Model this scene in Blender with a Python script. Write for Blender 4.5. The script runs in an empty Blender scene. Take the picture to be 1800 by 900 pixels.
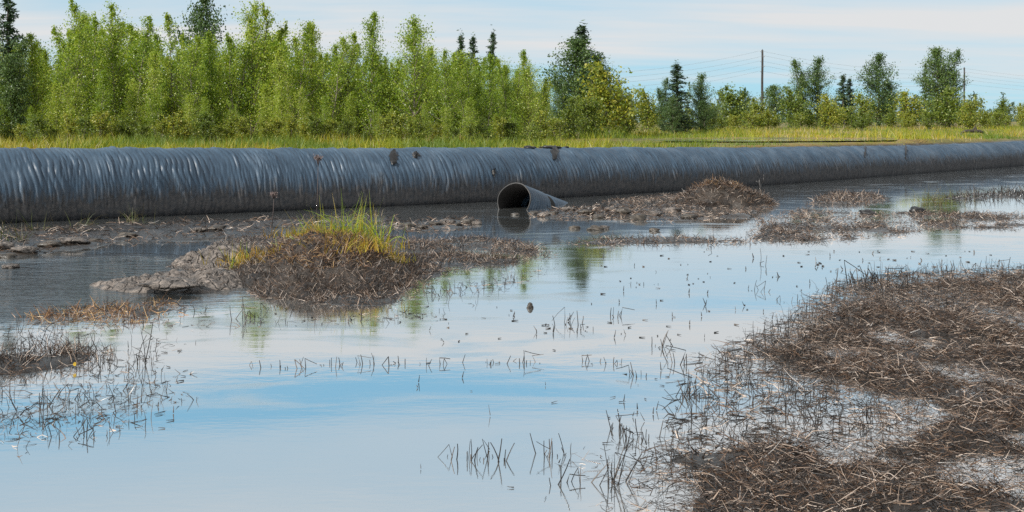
import bpy, math, random
import numpy as np
from mathutils import Vector

# ------------------------------------------------------------------ camera, sky, sun, exposure
SC = bpy.context.scene
COL = SC.collection
F, HZ, CAMZ = 2000.0, 225.0, 1.6        # focal length in photo pixels, horizon row, eye height above the pond

cam_d = bpy.data.cameras.new("camera")
cam = bpy.data.objects.new("camera", cam_d); COL.objects.link(cam)
cam_d.sensor_width = 36.0
cam_d.lens = 36.0 * F / 1800.0
cam_d.shift_y = -(450.0 - HZ) / 1800.0
cam_d.clip_start = 0.1; cam_d.clip_end = 9000.0
cam.location = (0, 0, CAMZ); cam.rotation_euler = (math.radians(90), 0, 0)
SC.camera = cam

SUN = Vector((-0.64, -0.56, 0.58)).normalized()      # towards the sun: from the left, a little behind the camera
SUN_EL = math.asin(SUN.z); SUN_ROT = math.atan2(SUN.x, SUN.y)

world = bpy.data.worlds.new("World"); SC.world = world; world.use_nodes = True
wn, wl = world.node_tree.nodes, world.node_tree.links
wn.clear()
def N(t, **kw):
    n = wn.new(t)
    for k, v in kw.items(): setattr(n, k, v)
    return n
def wmath(op, a, b=None, c=None, clamp=False):
    n = N('ShaderNodeMath', operation=op); n.use_clamp = clamp
    for i, v in enumerate((a, b, c)):
        if v is None: continue
        if isinstance(v, (int, float)): n.inputs[i].default_value = v
        else: wl.new(v, n.inputs[i])
    return n.outputs[0]
out = N('ShaderNodeOutputWorld'); bg = N('ShaderNodeBackground'); bg.inputs['Strength'].default_value = 0.1
sky = N('ShaderNodeTexSky', sky_type='NISHITA', sun_disc=False)
sky.sun_elevation = SUN_EL; sky.sun_rotation = SUN_ROT
sky.air_density = 1.0; sky.dust_density = 0.3; sky.ozone_density = 3.0; sky.altitude = 100
tc = N('ShaderNodeTexCoord'); sp = N('ShaderNodeSeparateXYZ'); wl.new(tc.outputs['Generated'], sp.inputs[0])
dx, dy, dz = sp.outputs
hor = wmath('SQRT', wmath('ADD', wmath('MULTIPLY', dx, dx), wmath('MULTIPLY', dy, dy)))
el = wmath('DIVIDE', dz, wmath('MAXIMUM', hor, 0.01))
zz = wmath('ADD', wmath('MAXIMUM', dz, 0.0), 0.05)
px = wmath('DIVIDE', dx, zz); py = wmath('DIVIDE', dy, zz)
cb = N('ShaderNodeCombineXYZ'); wl.new(wmath('MULTIPLY', px, 0.30), cb.inputs[0]); wl.new(wmath('MULTIPLY', py, 0.85), cb.inputs[1])
cb.inputs[2].default_value = 3.7
n1 = N('ShaderNodeTexNoise'); n1.inputs['Scale'].default_value = 0.9; n1.inputs['Detail'].default_value = 7; n1.inputs['Roughness'].default_value = 0.55
n1.inputs['Distortion'].default_value = 0.4
wl.new(cb.outputs[0], n1.inputs['Vector'])
cb2 = N('ShaderNodeCombineXYZ'); wl.new(wmath('MULTIPLY', dx, 2.2), cb2.inputs[0]); wl.new(wmath('MULTIPLY', dy, 2.2), cb2.inputs[1]); wl.new(wmath('MULTIPLY', el, 9.0), cb2.inputs[2])
n2 = N('ShaderNodeTexNoise'); n2.inputs['Scale'].default_value = 1.0; n2.inputs['Detail'].default_value = 4
wl.new(cb2.outputs[0], n2.inputs['Vector'])
# cirrus layers: coverage by height above the horizon, the layer edges wandering with the noise
elw = wmath('ADD', el, wmath('MULTIPLY', wmath('SUBTRACT', n2.outputs[0], 0.5), 0.07))
ramp = N('ShaderNodeValToRGB'); ramp.color_ramp.interpolation = 'EASE'
stops = [(0.0, .10), (0.024, .10), (0.042, .48), (0.060, .66), (0.085, .92), (0.112, .42), (0.145, .55), (0.18, .98), (0.205, .92), (0.222, .12), (0.238, .16), (0.262, .70), (0.34, .78), (0.6, .5), (1.0, .5)]
cr = ramp.color_ramp
while len(cr.elements) > 1: cr.elements.remove(cr.elements[-1])
for i, (p, v) in enumerate(stops):
    e = cr.elements[0] if i == 0 else cr.elements.new(p)
    e.position = p; e.color = (v, v, v, 1)
wl.new(elw, ramp.inputs[0])
sheet = wmath('MULTIPLY', wmath('MULTIPLY', wmath('SUBTRACT', wmath('DIVIDE', dx, wmath('MAXIMUM', hor, 0.01)), 0.03), 5.0, clamp=True), wmath('MULTIPLY', wmath('SUBTRACT', el, 0.15), 20.0, clamp=True))
cov = wmath('ADD', wmath('ADD', ramp.outputs[0], wmath('MULTIPLY', sheet, 0.55)), wmath('MULTIPLY', wmath('SUBTRACT', n1.outputs[0], 0.5), 1.9), clamp=True)
blue = N('ShaderNodeMix', data_type='RGBA'); blue.inputs[0].default_value = 0.75
wl.new(sky.outputs[0], blue.inputs[6]); blue.inputs[7].default_value = (1.9, 4.5, 6.2, 1)
mix = N('ShaderNodeMix', data_type='RGBA')
wl.new(cov, mix.inputs[0]); wl.new(blue.outputs[2], mix.inputs[6]); mix.inputs[7].default_value = (5.6, 5.7, 5.78, 1)
wl.new(mix.outputs[2], bg.inputs['Color']); wl.new(bg.outputs[0], out.inputs[0])

sun_d = bpy.data.lights.new("sun", 'SUN'); sun_d.energy = 4.7; sun_d.angle = math.radians(0.6); sun_d.color = (1.0, 0.95, 0.87)
sun = bpy.data.objects.new("sun", sun_d); COL.objects.link(sun)
sun.rotation_euler = (-SUN).to_track_quat('-Z', 'Y').to_euler(); sun.location = (-40, -20, 40)

vs = SC.view_settings
vs.view_transform = 'Standard'; vs.look = 'None'; vs.gamma = 1.0; vs.use_curve_mapping = False; vs.exposure = 0.42
SC.cycles.use_denoising = False
SC.cycles.max_bounces = 6; SC.cycles.transparent_max_bounces = 4

# ------------------------------------------------------------------ helpers
RNG = np.random.default_rng(11)
random.seed(4)

def G(x, y, z=0.0):
    """ground point (height z) that the photo shows at pixel x, y"""
    Y = F * (CAMZ - z) / (y - HZ)
    return np.array([(x - 900.0) * Y / F, Y, z])
def at(x, Y): return (x - 900.0) * Y / F
def zat(y, Y): return CAMZ - (y - HZ) * Y / F
def polyG(pts): return np.array([G(x, y)[:2] for x, y in pts])

_tab = np.random.default_rng(99).random((256, 256))
def vn(x, y):
    """smooth value noise, 0..1"""
    x = np.asarray(x, float); y = np.asarray(y, float)
    xi = np.floor(x).astype(int); yi = np.floor(y).astype(int)
    fx = x - xi; fy = y - yi
    fx = fx*fx*(3-2*fx); fy = fy*fy*(3-2*fy)
    a = _tab[xi & 255, yi & 255]; b = _tab[(xi+1) & 255, yi & 255]
    c = _tab[xi & 255, (yi+1) & 255]; d = _tab[(xi+1) & 255, (yi+1) & 255]
    return (a*(1-fx)+b*fx)*(1-fy) + (c*(1-fx)+d*fx)*fy
def fbm(x, y, o=4):
    s = 0; amp = 0.5; t = 0
    for i in range(o):
        s = s + amp*vn(x*2**i + 17.3*i, y*2**i + 5.1*i); t += amp; amp *= 0.5
    return s/t
def sst(a, b, x):
    t = np.clip((x-a)/(b-a), 0, 1); return t*t*(3-2*t)

def sdpoly(P, X, Y):
    """signed distance, positive inside"""
    X = np.asarray(X, float); Y = np.asarray(Y, float)
    d = np.full(X.shape, 1e9); ins = np.zeros(X.shape, bool)
    n = len(P)
    for i in range(n):
        ax, ay = P[i]; bx, by = P[(i+1) % n]
        ex, ey = bx-ax, by-ay
        t = np.clip(((X-ax)*ex+(Y-ay)*ey)/(ex*ex+ey*ey+1e-9), 0, 1)
        d = np.minimum(d, (X-ax-t*ex)**2+(Y-ay-t*ey)**2)
        c = ((ay > Y) != (by > Y))
        with np.errstate(divide='ignore', invalid='ignore'):
            ins ^= c & (X < (bx-ax)*(Y-ay)/((by-ay) if by != ay else 1e-9)+ax)
    d = np.sqrt(d)
    return np.where(ins, d, -d)

def mesh_np(name, V, Fc, mat=None, smooth=False, attrs=None):
    """V (n,3); Fc: (m,k) array or list of such arrays"""
    me = bpy.data.meshes.new(name)
    V = np.ascontiguousarray(V, dtype=np.float32)
    Fs = Fc if isinstance(Fc, list) else [Fc]
    Fs = [np.asarray(f, dtype=np.int32) for f in Fs if len(f)]
    me.vertices.add(len(V)); me.vertices.foreach_set('co', V.ravel())
    loops = np.concatenate([f.ravel() for f in Fs])
    tot = np.concatenate([np.full(len(f), f.shape[1], np.int32) for f in Fs])
    start = np.concatenate([[0], np.cumsum(tot)[:-1]]).astype(np.int32)
    me.loops.add(len(loops)); me.loops.foreach_set('vertex_index', loops)
    me.polygons.add(len(tot)); me.polygons.foreach_set('loop_start', start); me.polygons.foreach_set('loop_total', tot)
    if smooth: me.polygons.foreach_set('use_smooth', np.ones(len(tot), bool))
    me.update(calc_edges=True)
    if attrs:
        for k, v in attrs.items():
            a = me.attributes.new(k, 'FLOAT', 'POINT'); a.data.foreach_set('value', np.asarray(v, np.float32))
    if mat: me.materials.append(mat)
    return me

def tag(o, label=None, cat=None, group=None, kind=None):
    if label: o['label'] = label
    if cat: o['category'] = cat
    if group: o['group'] = group
    if kind: o['kind'] = kind
    return o
def obj(name, me, parent=None, loc=None):
    o = bpy.data.objects.new(name, me); COL.objects.link(o)
    if parent: o.parent = parent
    if loc is not None: o.location = loc
    return o
def empty(name, loc):
    o = bpy.data.objects.new(name, None); COL.objects.link(o); o.location = loc; o.empty_display_size = 0.2
    return o

class _Ord:
    U = ['', 'first', 'second', 'third', 'fourth', 'fifth', 'sixth', 'seventh', 'eighth', 'ninth', 'tenth', 'eleventh', 'twelfth', 'thirteenth', 'fourteenth', 'fifteenth', 'sixteenth', 'seventeenth', 'eighteenth', 'nineteenth']
    def __getitem__(s, i):
        i += 1
        if i < 20: return s.U[i]
        t = ['twent', 'thirt', 'fort', 'fift'][i//10-2]
        return t+'ieth' if i % 10 == 0 else t+'y-'+s.U[i % 10]
ORD = _Ord()

class Geo:
    def __init__(s): s.V = []; s.F = {}; s.n = 0; s.T = []
    def add(s, V, Fc, tint=None):
        V = np.asarray(V, float).reshape(-1, 3); Fc = np.asarray(Fc, int)
        s.V.append(V); s.F.setdefault(Fc.shape[1], []).append(Fc + s.n); s.n += len(V)
        s.T.append(np.full(len(V), 0.5) if tint is None else np.broadcast_to(tint, (len(V),)))
    def build(s, name, mat, smooth=False):
        return mesh_np(name, np.concatenate(s.V), [np.concatenate(f) for f in s.F.values()], mat, smooth, {'tint': np.concatenate(s.T)})

def tube(g, pts, rad, sides=6, tint=0.5, cap=True):
    pts = np.asarray(pts, float); n = len(pts); rad = np.broadcast_to(rad, (n,))
    d = np.gradient(pts, axis=0); d /= np.linalg.norm(d, axis=1, keepdims=True)+1e-9
    ref = np.where(np.abs(d[:, 2:3]) > 0.9, np.array([[1., 0, 0]]), np.array([[0, 0, 1.]]))
    u = np.cross(d, ref); u /= np.linalg.norm(u, axis=1, keepdims=True)+1e-9
    v = np.cross(d, u)
    a = np.linspace(0, 2*np.pi, sides, endpoint=False)
    R = pts[:, None] + rad[:, None, None]*(np.cos(a)[None, :, None]*u[:, None]+np.sin(a)[None, :, None]*v[:, None])
    i = np.arange(n-1)[:, None]*sides; j = np.arange(sides)[None]; k = (j+1) % sides
    q = np.stack([i+j, i+k, i+sides+k, i+sides+j], -1).reshape(-1, 4)
    g.add(R.reshape(-1, 3), q, tint)
    if cap and sides <= 8:
        g.F.setdefault(sides, []).append(np.array([list(range(sides))[::-1], list(range((n-1)*sides, n*sides))])+g.n-n*sides)

def stems(base, az, tilt, length, width, bend=0.4, nseg=3, kink=None, prism=False, rng=RNG, zmin=None, taper=0.35, curl=0.5, tint=None, jit=0.0):
    """many blades or stalks at once. base (n,3); returns Geo"""
    n = len(base); base = np.asarray(base, float)
    bc = lambda v: np.broadcast_to(np.asarray(v, float), (n,)).copy()
    az, tilt, length, width, bend = map(bc, (az, tilt, length, width, bend))
    curlv = rng.normal(0, curl, n)
    P = np.zeros((n, nseg+1, 3)); P[:, 0] = base; D = []
    for k in range(nseg):
        t = tilt + bend*(k+0.5)/nseg
        if kink is not None:
            kk, ka = kink; t = t + np.where(k >= kk, ka, 0.0)
        if jit: t = t + rng.normal(0, jit, n)
        a = az + curlv*k/nseg
        d = np.stack([np.sin(t)*np.cos(a), np.sin(t)*np.sin(a), np.cos(t)], -1); D.append(d)
        P[:, k+1] = P[:, k] + d*(length/nseg)[:, None]
        if zmin is not None: P[:, k+1, 2] = np.maximum(P[:, k+1, 2], zmin)
    D.append(D[-1]); D = np.stack(D, 1)
    rv = rng.normal(size=(n, 1, 3)); U = np.cross(D, rv); U /= np.linalg.norm(U, axis=2, keepdims=True)+1e-9
    w = width[:, None, None]*(1-(1-taper)*np.linspace(0, 1, nseg+1))[None, :, None]*0.5
    if prism:
        W = np.cross(D, U); m = 3
        ang = np.array([0, 2.094, 4.189])
        V = P[:, :, None] + w[:, :, None]*(np.cos(ang)[None, None, :, None]*U[:, :, None]+np.sin(ang)[None, None, :, None]*W[:, :, None])
    else:
        m = 2
        V = np.stack([P-w*U, P+w*U], 2)
    nv = (nseg+1)*m
    s = np.arange(n)[:, None, None]*nv + np.arange(nseg)[None, :, None]*m
    j = np.arange(m if prism else 1)[None, None]; j2 = (j+1) % m if prism else j+1
    q = np.stack([s+j, s+j2, s+m+j2, s+m+j], -1).reshape(-1, 4)
    g = Geo(); tint = rng.random(n)**1.25 if tint is None else tint
    g.add(V.reshape(-1, 3), q, np.repeat(np.broadcast_to(tint, (n,)), nv))
    return g
def merge(gs):
    o = Geo()
    for g in gs:
        off = o.n
        for v, t in zip(g.V, g.T): o.V.append(v); o.T.append(t)
        for k, fs in g.F.items():
            for f in fs: o.F.setdefault(k, []).append(f+off)
        o.n += g.n
    return o

# ------------------------------------------------------------------ materials
def new_mat(name):
    m = bpy.data.materials.new(name); m.use_nodes = True
    nt = m.node_tree; b = nt.nodes['Principled BSDF']
    return m, nt, b
def node(nt, t, **kw):
    n = nt.nodes.new(t)
    for k, v in kw.items():
        if k == 'ins':
            for a, c in v.items(): n.inputs[a].default_value = c
        else: setattr(n, k, v)
    return n
def ramp_node(nt, fac, cols, interp='LINEAR'):
    r = node(nt, 'ShaderNodeValToRGB'); r.color_ramp.interpolation = interp
    e = r.color_ramp.elements
    while len(e) > 1: e.remove(e[-1])
    for i, (p, c) in enumerate(cols):
        k = e[0] if i == 0 else e.new(p)
        k.position = p; k.color = (*c, 1)
    nt.links.new(fac, r.inputs[0]); return r.outputs[0]
def mathn(nt, op, a, b=None, clamp=False):
    n = node(nt, 'ShaderNodeMath', operation=op); n.use_clamp = clamp
    for i, v in enumerate((a, b)):
        if v is None: continue
        if isinstance(v, (int, float)): n.inputs[i].default_value = v
        else: nt.links.new(v, n.inputs[i])
    return n.outputs[0]
def mixc(nt, fac, a, b, blend='MIX'):
    n = node(nt, 'ShaderNodeMix', data_type='RGBA', blend_type=blend)
    for i, v in ((0, fac), (6, a), (7, b)):
        if isinstance(v, (int, float)): n.inputs[i].default_value = v
        elif isinstance(v, tuple): n.inputs[i].default_value = (*v, 1)
        else: nt.links.new(v, n.inputs[i])
    return n.outputs[2]
def noise(nt, scale, detail=4, rough=0.55, vec=None, dist=0.0):
    n = node(nt, 'ShaderNodeTexNoise', ins={'Scale': scale, 'Detail': detail, 'Roughness': rough, 'Distortion': dist})
    if vec is not None: nt.links.new(vec, n.inputs['Vector'])
    return n.outputs[0]
def bump(nt, b, h, strength, dist):
    n = node(nt, 'ShaderNodeBump', ins={'Strength': strength, 'Distance': dist})
    nt.links.new(h, n.inputs['Height']); nt.links.new(n.outputs[0], b.inputs['Normal']); return n
def pos(nt): return node(nt, 'ShaderNodeNewGeometry').outputs['Position']

def blade_mat(name, cols, rough=0.5, trans=0.0, spec=0.5, objvar=0.0):
    m, nt, b = new_mat(name)
    a = node(nt, 'ShaderNodeAttribute', attribute_name='tint')
    fac = a.outputs['Fac']
    if objvar:
        oi = node(nt, 'ShaderNodeObjectInfo')
        fac = mathn(nt, 'ADD', fac, mathn(nt, 'MULTIPLY', mathn(nt, 'SUBTRACT', oi.outputs['Random'], 0.5), objvar), clamp=True)
    c = ramp_node(nt, fac, cols)
    nt.links.new(c, b.inputs['Base Color'])
    b.inputs['Roughness'].default_value = rough; b.inputs['Specular IOR Level'].default_value = spec
    if trans:
        t = node(nt, 'ShaderNodeBsdfTranslucent')
        nt.links.new(mixc(nt, 1.0, c, (1.25, 1.2, 0.5), 'MULTIPLY'), t.inputs[0])
        mx = node(nt, 'ShaderNodeMixShader', ins={0: trans})
        nt.links.new(b.outputs[0], mx.inputs[1]); nt.links.new(t.outputs[0], mx.inputs[2])
        nt.links.new(mx.outputs[0], nt.nodes['Material Output'].inputs[0])
    return m

def mk_mud(name, dark, light, rough=(0.25, 0.7), scale=3.0, bd=0.03, crack=0):
    m, nt, b = new_mat(name); p = pos(nt)
    n = noise(nt, scale, 8, 0.65, p)
    f = noise(nt, scale*9, 5, 0.6, p)
    s = mathn(nt, 'ADD', mathn(nt, 'MULTIPLY', n, 0.65), mathn(nt, 'MULTIPLY', f, 0.35))
    nt.links.new(ramp_node(nt, s, [(0.36, dark), (0.52, tuple((d+l)/2.3 for d, l in zip(dark, light))), (0.66, light)]), b.inputs['Base Color'])
    nt.links.new(ramp_node(nt, n, [(0.4, (rough[0],)*3), (0.6, (rough[1],)*3)]), b.inputs['Roughness'])
    if crack:
        vo = node(nt, 'ShaderNodeTexVoronoi', feature='DISTANCE_TO_EDGE', ins={'Scale': crack}); wv_ = node(nt, 'ShaderNodeMix', data_type='VECTOR'); wv_.inputs[0].default_value = .12
        nz_ = node(nt, 'ShaderNodeTexNoise', ins={'Scale': 6.0}); nt.links.new(p, nz_.inputs['Vector']); nt.links.new(p, wv_.inputs[4]); nt.links.new(nz_.outputs['Color'], wv_.inputs[5]); nt.links.new(wv_.outputs[1], vo.inputs['Vector'])
        ck = mathn(nt, 'MULTIPLY', vo.outputs['Distance'], 9.0, clamp=True)
        s = mathn(nt, 'ADD', s, mathn(nt, 'MULTIPLY', ck, 0.6))
    bump(nt, b, s, 0.9, bd)
    return m
M_MUD = mk_mud('wet_peat_mud', (0.012, 0.009, 0.007), (0.060, 0.045, 0.034))
M_MUDL = mk_mud('drying_mud', (0.018, 0.015, 0.013), (0.32, 0.27, 0.235), (0.30, 0.85), 9.0, 0.06, 8.0)
M_CLOD = mk_mud('peat_clod', (0.012, 0.010, 0.008), (0.11, 0.09, 0.07), (0.25, 0.6), 14.0, 0.012)

def mk_ground():
    m, nt, b = new_mat('ground'); p = pos(nt)
    n = noise(nt, 2.2, 8, 0.65, p); f = noise(nt, 22.0, 5, 0.6, p)
    s = mathn(nt, 'ADD', mathn(nt, 'MULTIPLY', n, 0.6), mathn(nt, 'MULTIPLY', f, 0.4))
    mud = ramp_node(nt, s, [(0.36, (0.009, 0.007, 0.006)), (0.52, (0.022, 0.017, 0.013)), (0.68, (0.06, 0.047, 0.037))])
    gn = noise(nt, 0.35, 5, 0.6, p)
    grass = ramp_node(nt, gn, [(0.35, (0.075, 0.075, 0.018)), (0.5, (0.15, 0.13, 0.022)), (0.62, (0.20, 0.13, 0.03))])
    sx = node(nt, 'ShaderNodeSeparateXYZ'); nt.links.new(p, sx.inputs[0])
    k = mathn(nt, 'MULTIPLY', mathn(nt, 'SUBTRACT', sx.outputs[2], 0.96), 12.0, clamp=True)
    nt.links.new(mixc(nt, k, mud, grass), b.inputs['Base Color'])
    r = mathn(nt, 'ADD', mathn(nt, 'MULTIPLY', n, 0.6), mathn(nt, 'MULTIPLY', k, 0.4), clamp=True)
    nt.links.new(r, b.inputs['Roughness'])
    bump(nt, b, s, 0.8, 0.04); return m
M_GROUND = mk_ground()

def mk_water():
    m, nt, b = new_mat('pond_water'); p = pos(nt)
    b.inputs['Roughness'].default_value = 0.5; b.inputs['Specular IOR Level'].default_value = 0.0
    gl = node(nt, 'ShaderNodeBsdfGlossy', ins={'Roughness': 0.035}); gl.inputs['Color'].default_value = (0.97, 0.99, 1.0, 1)
    fr = node(nt, 'ShaderNodeFresnel', ins={'IOR': 3.0})      # oily film on the pond: a strong mirror
    sm = node(nt, 'ShaderNodeMapping', ins={'Scale': (0.5, 1.3, 1.0)}); nt.links.new(p, sm.inputs[0])
    nt.links.new(ramp_node(nt, noise(nt, 1.1, 6, 0.6, sm.outputs[0], 1.2), [(0.38, (0.02,)*3), (0.52, (0.05,)*3), (0.66, (0.16,)*3)]), gl.inputs['Roughness'])   # dull scum in drifting streaks
    mx = node(nt, 'ShaderNodeMixShader')
    nt.links.new(b.outputs[0], mx.inputs[1]); nt.links.new(gl.outputs[0], mx.inputs[2])
    nt.links.new(mx.outputs[0], nt.nodes['Material Output'].inputs[0])
    mp = node(nt, 'ShaderNodeMapping', ins={'Scale': (1.0, 2.6, 1.0)}); nt.links.new(p, mp.inputs[0])
    w1 = noise(nt, 2.3, 4, 0.5, mp.outputs[0]); w2 = noise(nt, 9.0, 3, 0.5, mp.outputs[0])
    big = noise(nt, 0.35, 3, 0.5, p)
    # breeze: the shallow left reach is ruffled, the rest close to still
    c = G(20, 505); vs_ = node(nt, 'ShaderNodeVectorMath', operation='DISTANCE'); nt.links.new(p, vs_.inputs[0]); vs_.inputs[1].default_value = tuple(c)
    near = mathn(nt, 'SUBTRACT', 1.0, mathn(nt, 'DIVIDE', mathn(nt, 'ADD', vs_.outputs['Value'], mathn(nt, 'MULTIPLY', mathn(nt, 'SUBTRACT', big, .5), 1.6)), 3.0), clamp=True)
    amp = mathn(nt, 'ADD', mathn(nt, 'ADD', 0.014, mathn(nt, 'MULTIPLY', mathn(nt, 'SUBTRACT', big, 0.46, clamp=True), 0.16)), mathn(nt, 'MULTIPLY', near, 1.6))
    film = mathn(nt, 'SUBTRACT', 1.0, mathn(nt, 'MULTIPLY', mathn(nt, 'SUBTRACT', near, 0.10), 5.0, clamp=True))
    nt.links.new(mixc(nt, film, (0.016, 0.018, 0.018), (0.105, 0.11, 0.108)), b.inputs['Base Color'])     # clean dark water, elsewhere milky with silt
    f2 = node(nt, 'ShaderNodeFresnel', ins={'IOR': 1.34})
    fm = node(nt, 'ShaderNodeMix'); nt.links.new(film, fm.inputs[0]); nt.links.new(f2.outputs[0], fm.inputs[2])
    nt.links.new(mathn(nt, 'ADD', 0.64, mathn(nt, 'MULTIPLY', fr.outputs[0], 0.36), clamp=True), fm.inputs[3]); nt.links.new(fm.outputs[0], mx.inputs[0])
    h = mathn(nt, 'MULTIPLY', mathn(nt, 'ADD', w1, mathn(nt, 'MULTIPLY', w2, 0.35)), amp)
    bn = bump(nt, b, h, 1.0, 0.035); nt.links.new(bn.outputs[0], gl.inputs['Normal']); nt.links.new(bn.outputs[0], fr.inputs['Normal']); nt.links.new(bn.outputs[0], f2.inputs['Normal'])
    return m
M_WATER = mk_water()

def mk_pipe(name, mudtop):
    m, nt, b = new_mat(name); p = pos(nt)
    sx = node(nt, 'ShaderNodeSeparateXYZ'); nt.links.new(p, sx.inputs[0])
    n = noise(nt, 1.6, 6, 0.6, p); f = noise(nt, 14, 5, 0.6, p)
    mp = node(nt, 'ShaderNodeMapping', ins={'Scale': (6.0, 6.0, 0.7)}); nt.links.new(p, mp.inputs[0])
    st = noise(nt, 3.0, 5, 0.65, mp.outputs[0])
    base = ramp_node(nt, n, [(0.3, (0.022, 0.043, 0.070)), (0.5, (0.036, 0.065, 0.100)), (0.7, (0.068, 0.102, 0.142))])
    lvl = mathn(nt, 'ADD', mathn(nt, 'SUBTRACT', mudtop, sx.outputs[2]), mathn(nt, 'MULTIPLY', mathn(nt, 'SUBTRACT', st, 0.5), 0.9))
    lvl = mathn(nt, 'MULTIPLY', mathn(nt, 'ADD', lvl, mathn(nt, 'MULTIPLY', mathn(nt, 'SUBTRACT', n, 0.5), 0.5)), 3.2, clamp=True)
    mudc = ramp_node(nt, f, [(0.35, (0.012, 0.010, 0.009)), (0.6, (0.046, 0.037, 0.031))])
    nt.links.new(mixc(nt, mathn(nt, 'MULTIPLY', lvl, 0.85), base, mudc), b.inputs['Base Color'])
    nt.links.new(mathn(nt, 'ADD', mathn(nt, 'ADD', 0.40, mathn(nt, 'MULTIPLY', f, 0.15)), mathn(nt, 'MULTIPLY', lvl, 0.35)), b.inputs['Roughness'])
    b.inputs['Specular IOR Level'].default_value = 0.5
    bump(nt, b, mathn(nt, 'ADD', st, mathn(nt, 'MULTIPLY', f, 0.3)), 0.35, 0.02)
    return m
M_PIPE = mk_pipe('ribbed_plastic', 0.66)
M_STUB = mk_pipe('stub_plastic', -0.02)
def mk_plain(name, col, rough, var=0.3, sc=8.0):
    m, nt, b = new_mat(name); p = pos(nt); n = noise(nt, sc, 6, 0.6, p)
    nt.links.new(ramp_node(nt, n, [(0.3, tuple(c*(1-var) for c in col)), (0.7, tuple(c*(1+var) for c in col))]), b.inputs['Base Color'])
    b.inputs['Roughness'].default_value = rough; bump(nt, b, n, 0.4, 0.01); return m
M_BORE = mk_plain('pipe_bore', (0.005, 0.003, 0.0022), 0.9)
M_POLE = mk_plain('weathered_pole', (0.035, 0.031, 0.028), 0.8, 0.4, 3)
M_WIRE = mk_plain('wire', (0.33, 0.36, 0.40), 0.5)
M_INS = mk_plain('insulator', (0.5, 0.5, 0.48), 0.3)
M_BARK = mk_plain('birch_bark', (0.20, 0.17, 0.14), 0.8, 0.6, 6)
M_BARKD = mk_plain('conifer_bark', (0.07, 0.05, 0.038), 0.9, 0.4, 6)
M_LOG = mk_plain('wet_log', (0.030, 0.022, 0.018), 0.6, 0.4, 4)
M_TAR = mk_plain('wet_black_mud', (0.010, 0.009, 0.009), 0.45, 0.3, 12)

DEAD = [(0.0, (0.008, 0.006, 0.005)), (0.42, (0.024, 0.016, 0.012)), (0.58, (0.075, 0.043, 0.026)), (0.80, (0.14, 0.084, 0.052)), (0.88, (0.32, 0.24, 0.185)), (1.0, (0.46, 0.38, 0.32))]
M_DEAD = blade_mat('dead_reed', DEAD, 0.42, 0.0, 0.5)
M_DARKSTEM = blade_mat('wet_reed_stalk', [(0.0, (0.010, 0.009, 0.009)), (0.7, (0.030, 0.024, 0.020)), (1.0, (0.13, 0.10, 0.08))], 0.35)
M_RUST = blade_mat('russet_dead_grass', [(0.0, (0.030, 0.015, 0.009)), (0.4, (0.12, 0.055, 0.024)), (0.7, (0.27, 0.135, 0.048)), (1.0, (0.48, 0.33, 0.15))], 0.45)
M_GREEN = blade_mat('fresh_sedge', [(0.0, (0.36, 0.19, 0.035)), (0.3, (0.34, 0.28, 0.03)), (0.6, (0.18, 0.27, 0.022)), (1.0, (0.30, 0.42, 0.035))], 0.45, 0.4)
M_SHADEG = blade_mat('olive_and_shaded_sedge', [(0.0, (0.09, 0.06, 0.03)), (1.0, (0.07, 0.10, 0.025))], 0.5, 0.3)  # shade by the pipe put into the green; dry sedge and marsh plant share it
M_MEADOW = blade_mat('meadow_grass', [(0.0, (0.10, 0.16, 0.012)), (0.4, (0.22, 0.25, 0.014)), (0.75, (0.34, 0.31, 0.018)), (0.9, (0.38, 0.24, 0.03)), (1.0, (0.40, 0.34, 0.20))], 0.55, 0.35)
M_BIRCH = blade_mat('birch_leaves', [(0.0, (0.09, 0.170, 0.019)), (0.4, (0.195, 0.300, 0.028)), (0.75, (0.33, 0.41, 0.042)), (1.0, (0.54, 0.56, 0.16))], 0.40, 0.48, 0.6, 0.35)
M_SHRUB = blade_mat('willow_leaves', [(0.0, (0.07, 0.115, 0.02)), (0.4, (0.135, 0.19, 0.028)), (0.75, (0.24, 0.28, 0.035)), (1.0, (0.34, 0.32, 0.04))], 0.45, 0.4, 0.5, 0.5)
M_DKLEAF = blade_mat('aspen_leaves', [(0.0, (0.035, 0.075, 0.022)), (0.5, (0.065, 0.12, 0.030)), (1.0, (0.12, 0.18, 0.040))], 0.45, 0.25, 0.5, 0.4)
M_CONIF = blade_mat('conifer_needles', [(0.0, (0.022, 0.050, 0.028)), (0.5, (0.045, 0.085, 0.040)), (1.0, (0.085, 0.13, 0.050))], 0.55, 0.15, 0.4, 0.4)
M_FAR = blade_mat('far_forest', [(0.0, (0.030, 0.060, 0.038)), (0.5, (0.055, 0.090, 0.045)), (1.0, (0.11, 0.14, 0.05))], 0.7, 0.1)
M_UMBEL = blade_mat('dry_umbel', [(0.0, (0.045, 0.033, 0.03)), (1.0, (0.22, 0.16, 0.15))], 0.7)
M_YLEAF = blade_mat('yellow_leaf', [(0.0, (0.55, 0.33, 0.02)), (1.0, (0.6, 0.4, 0.03))], 0.5, 0.2)

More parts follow.
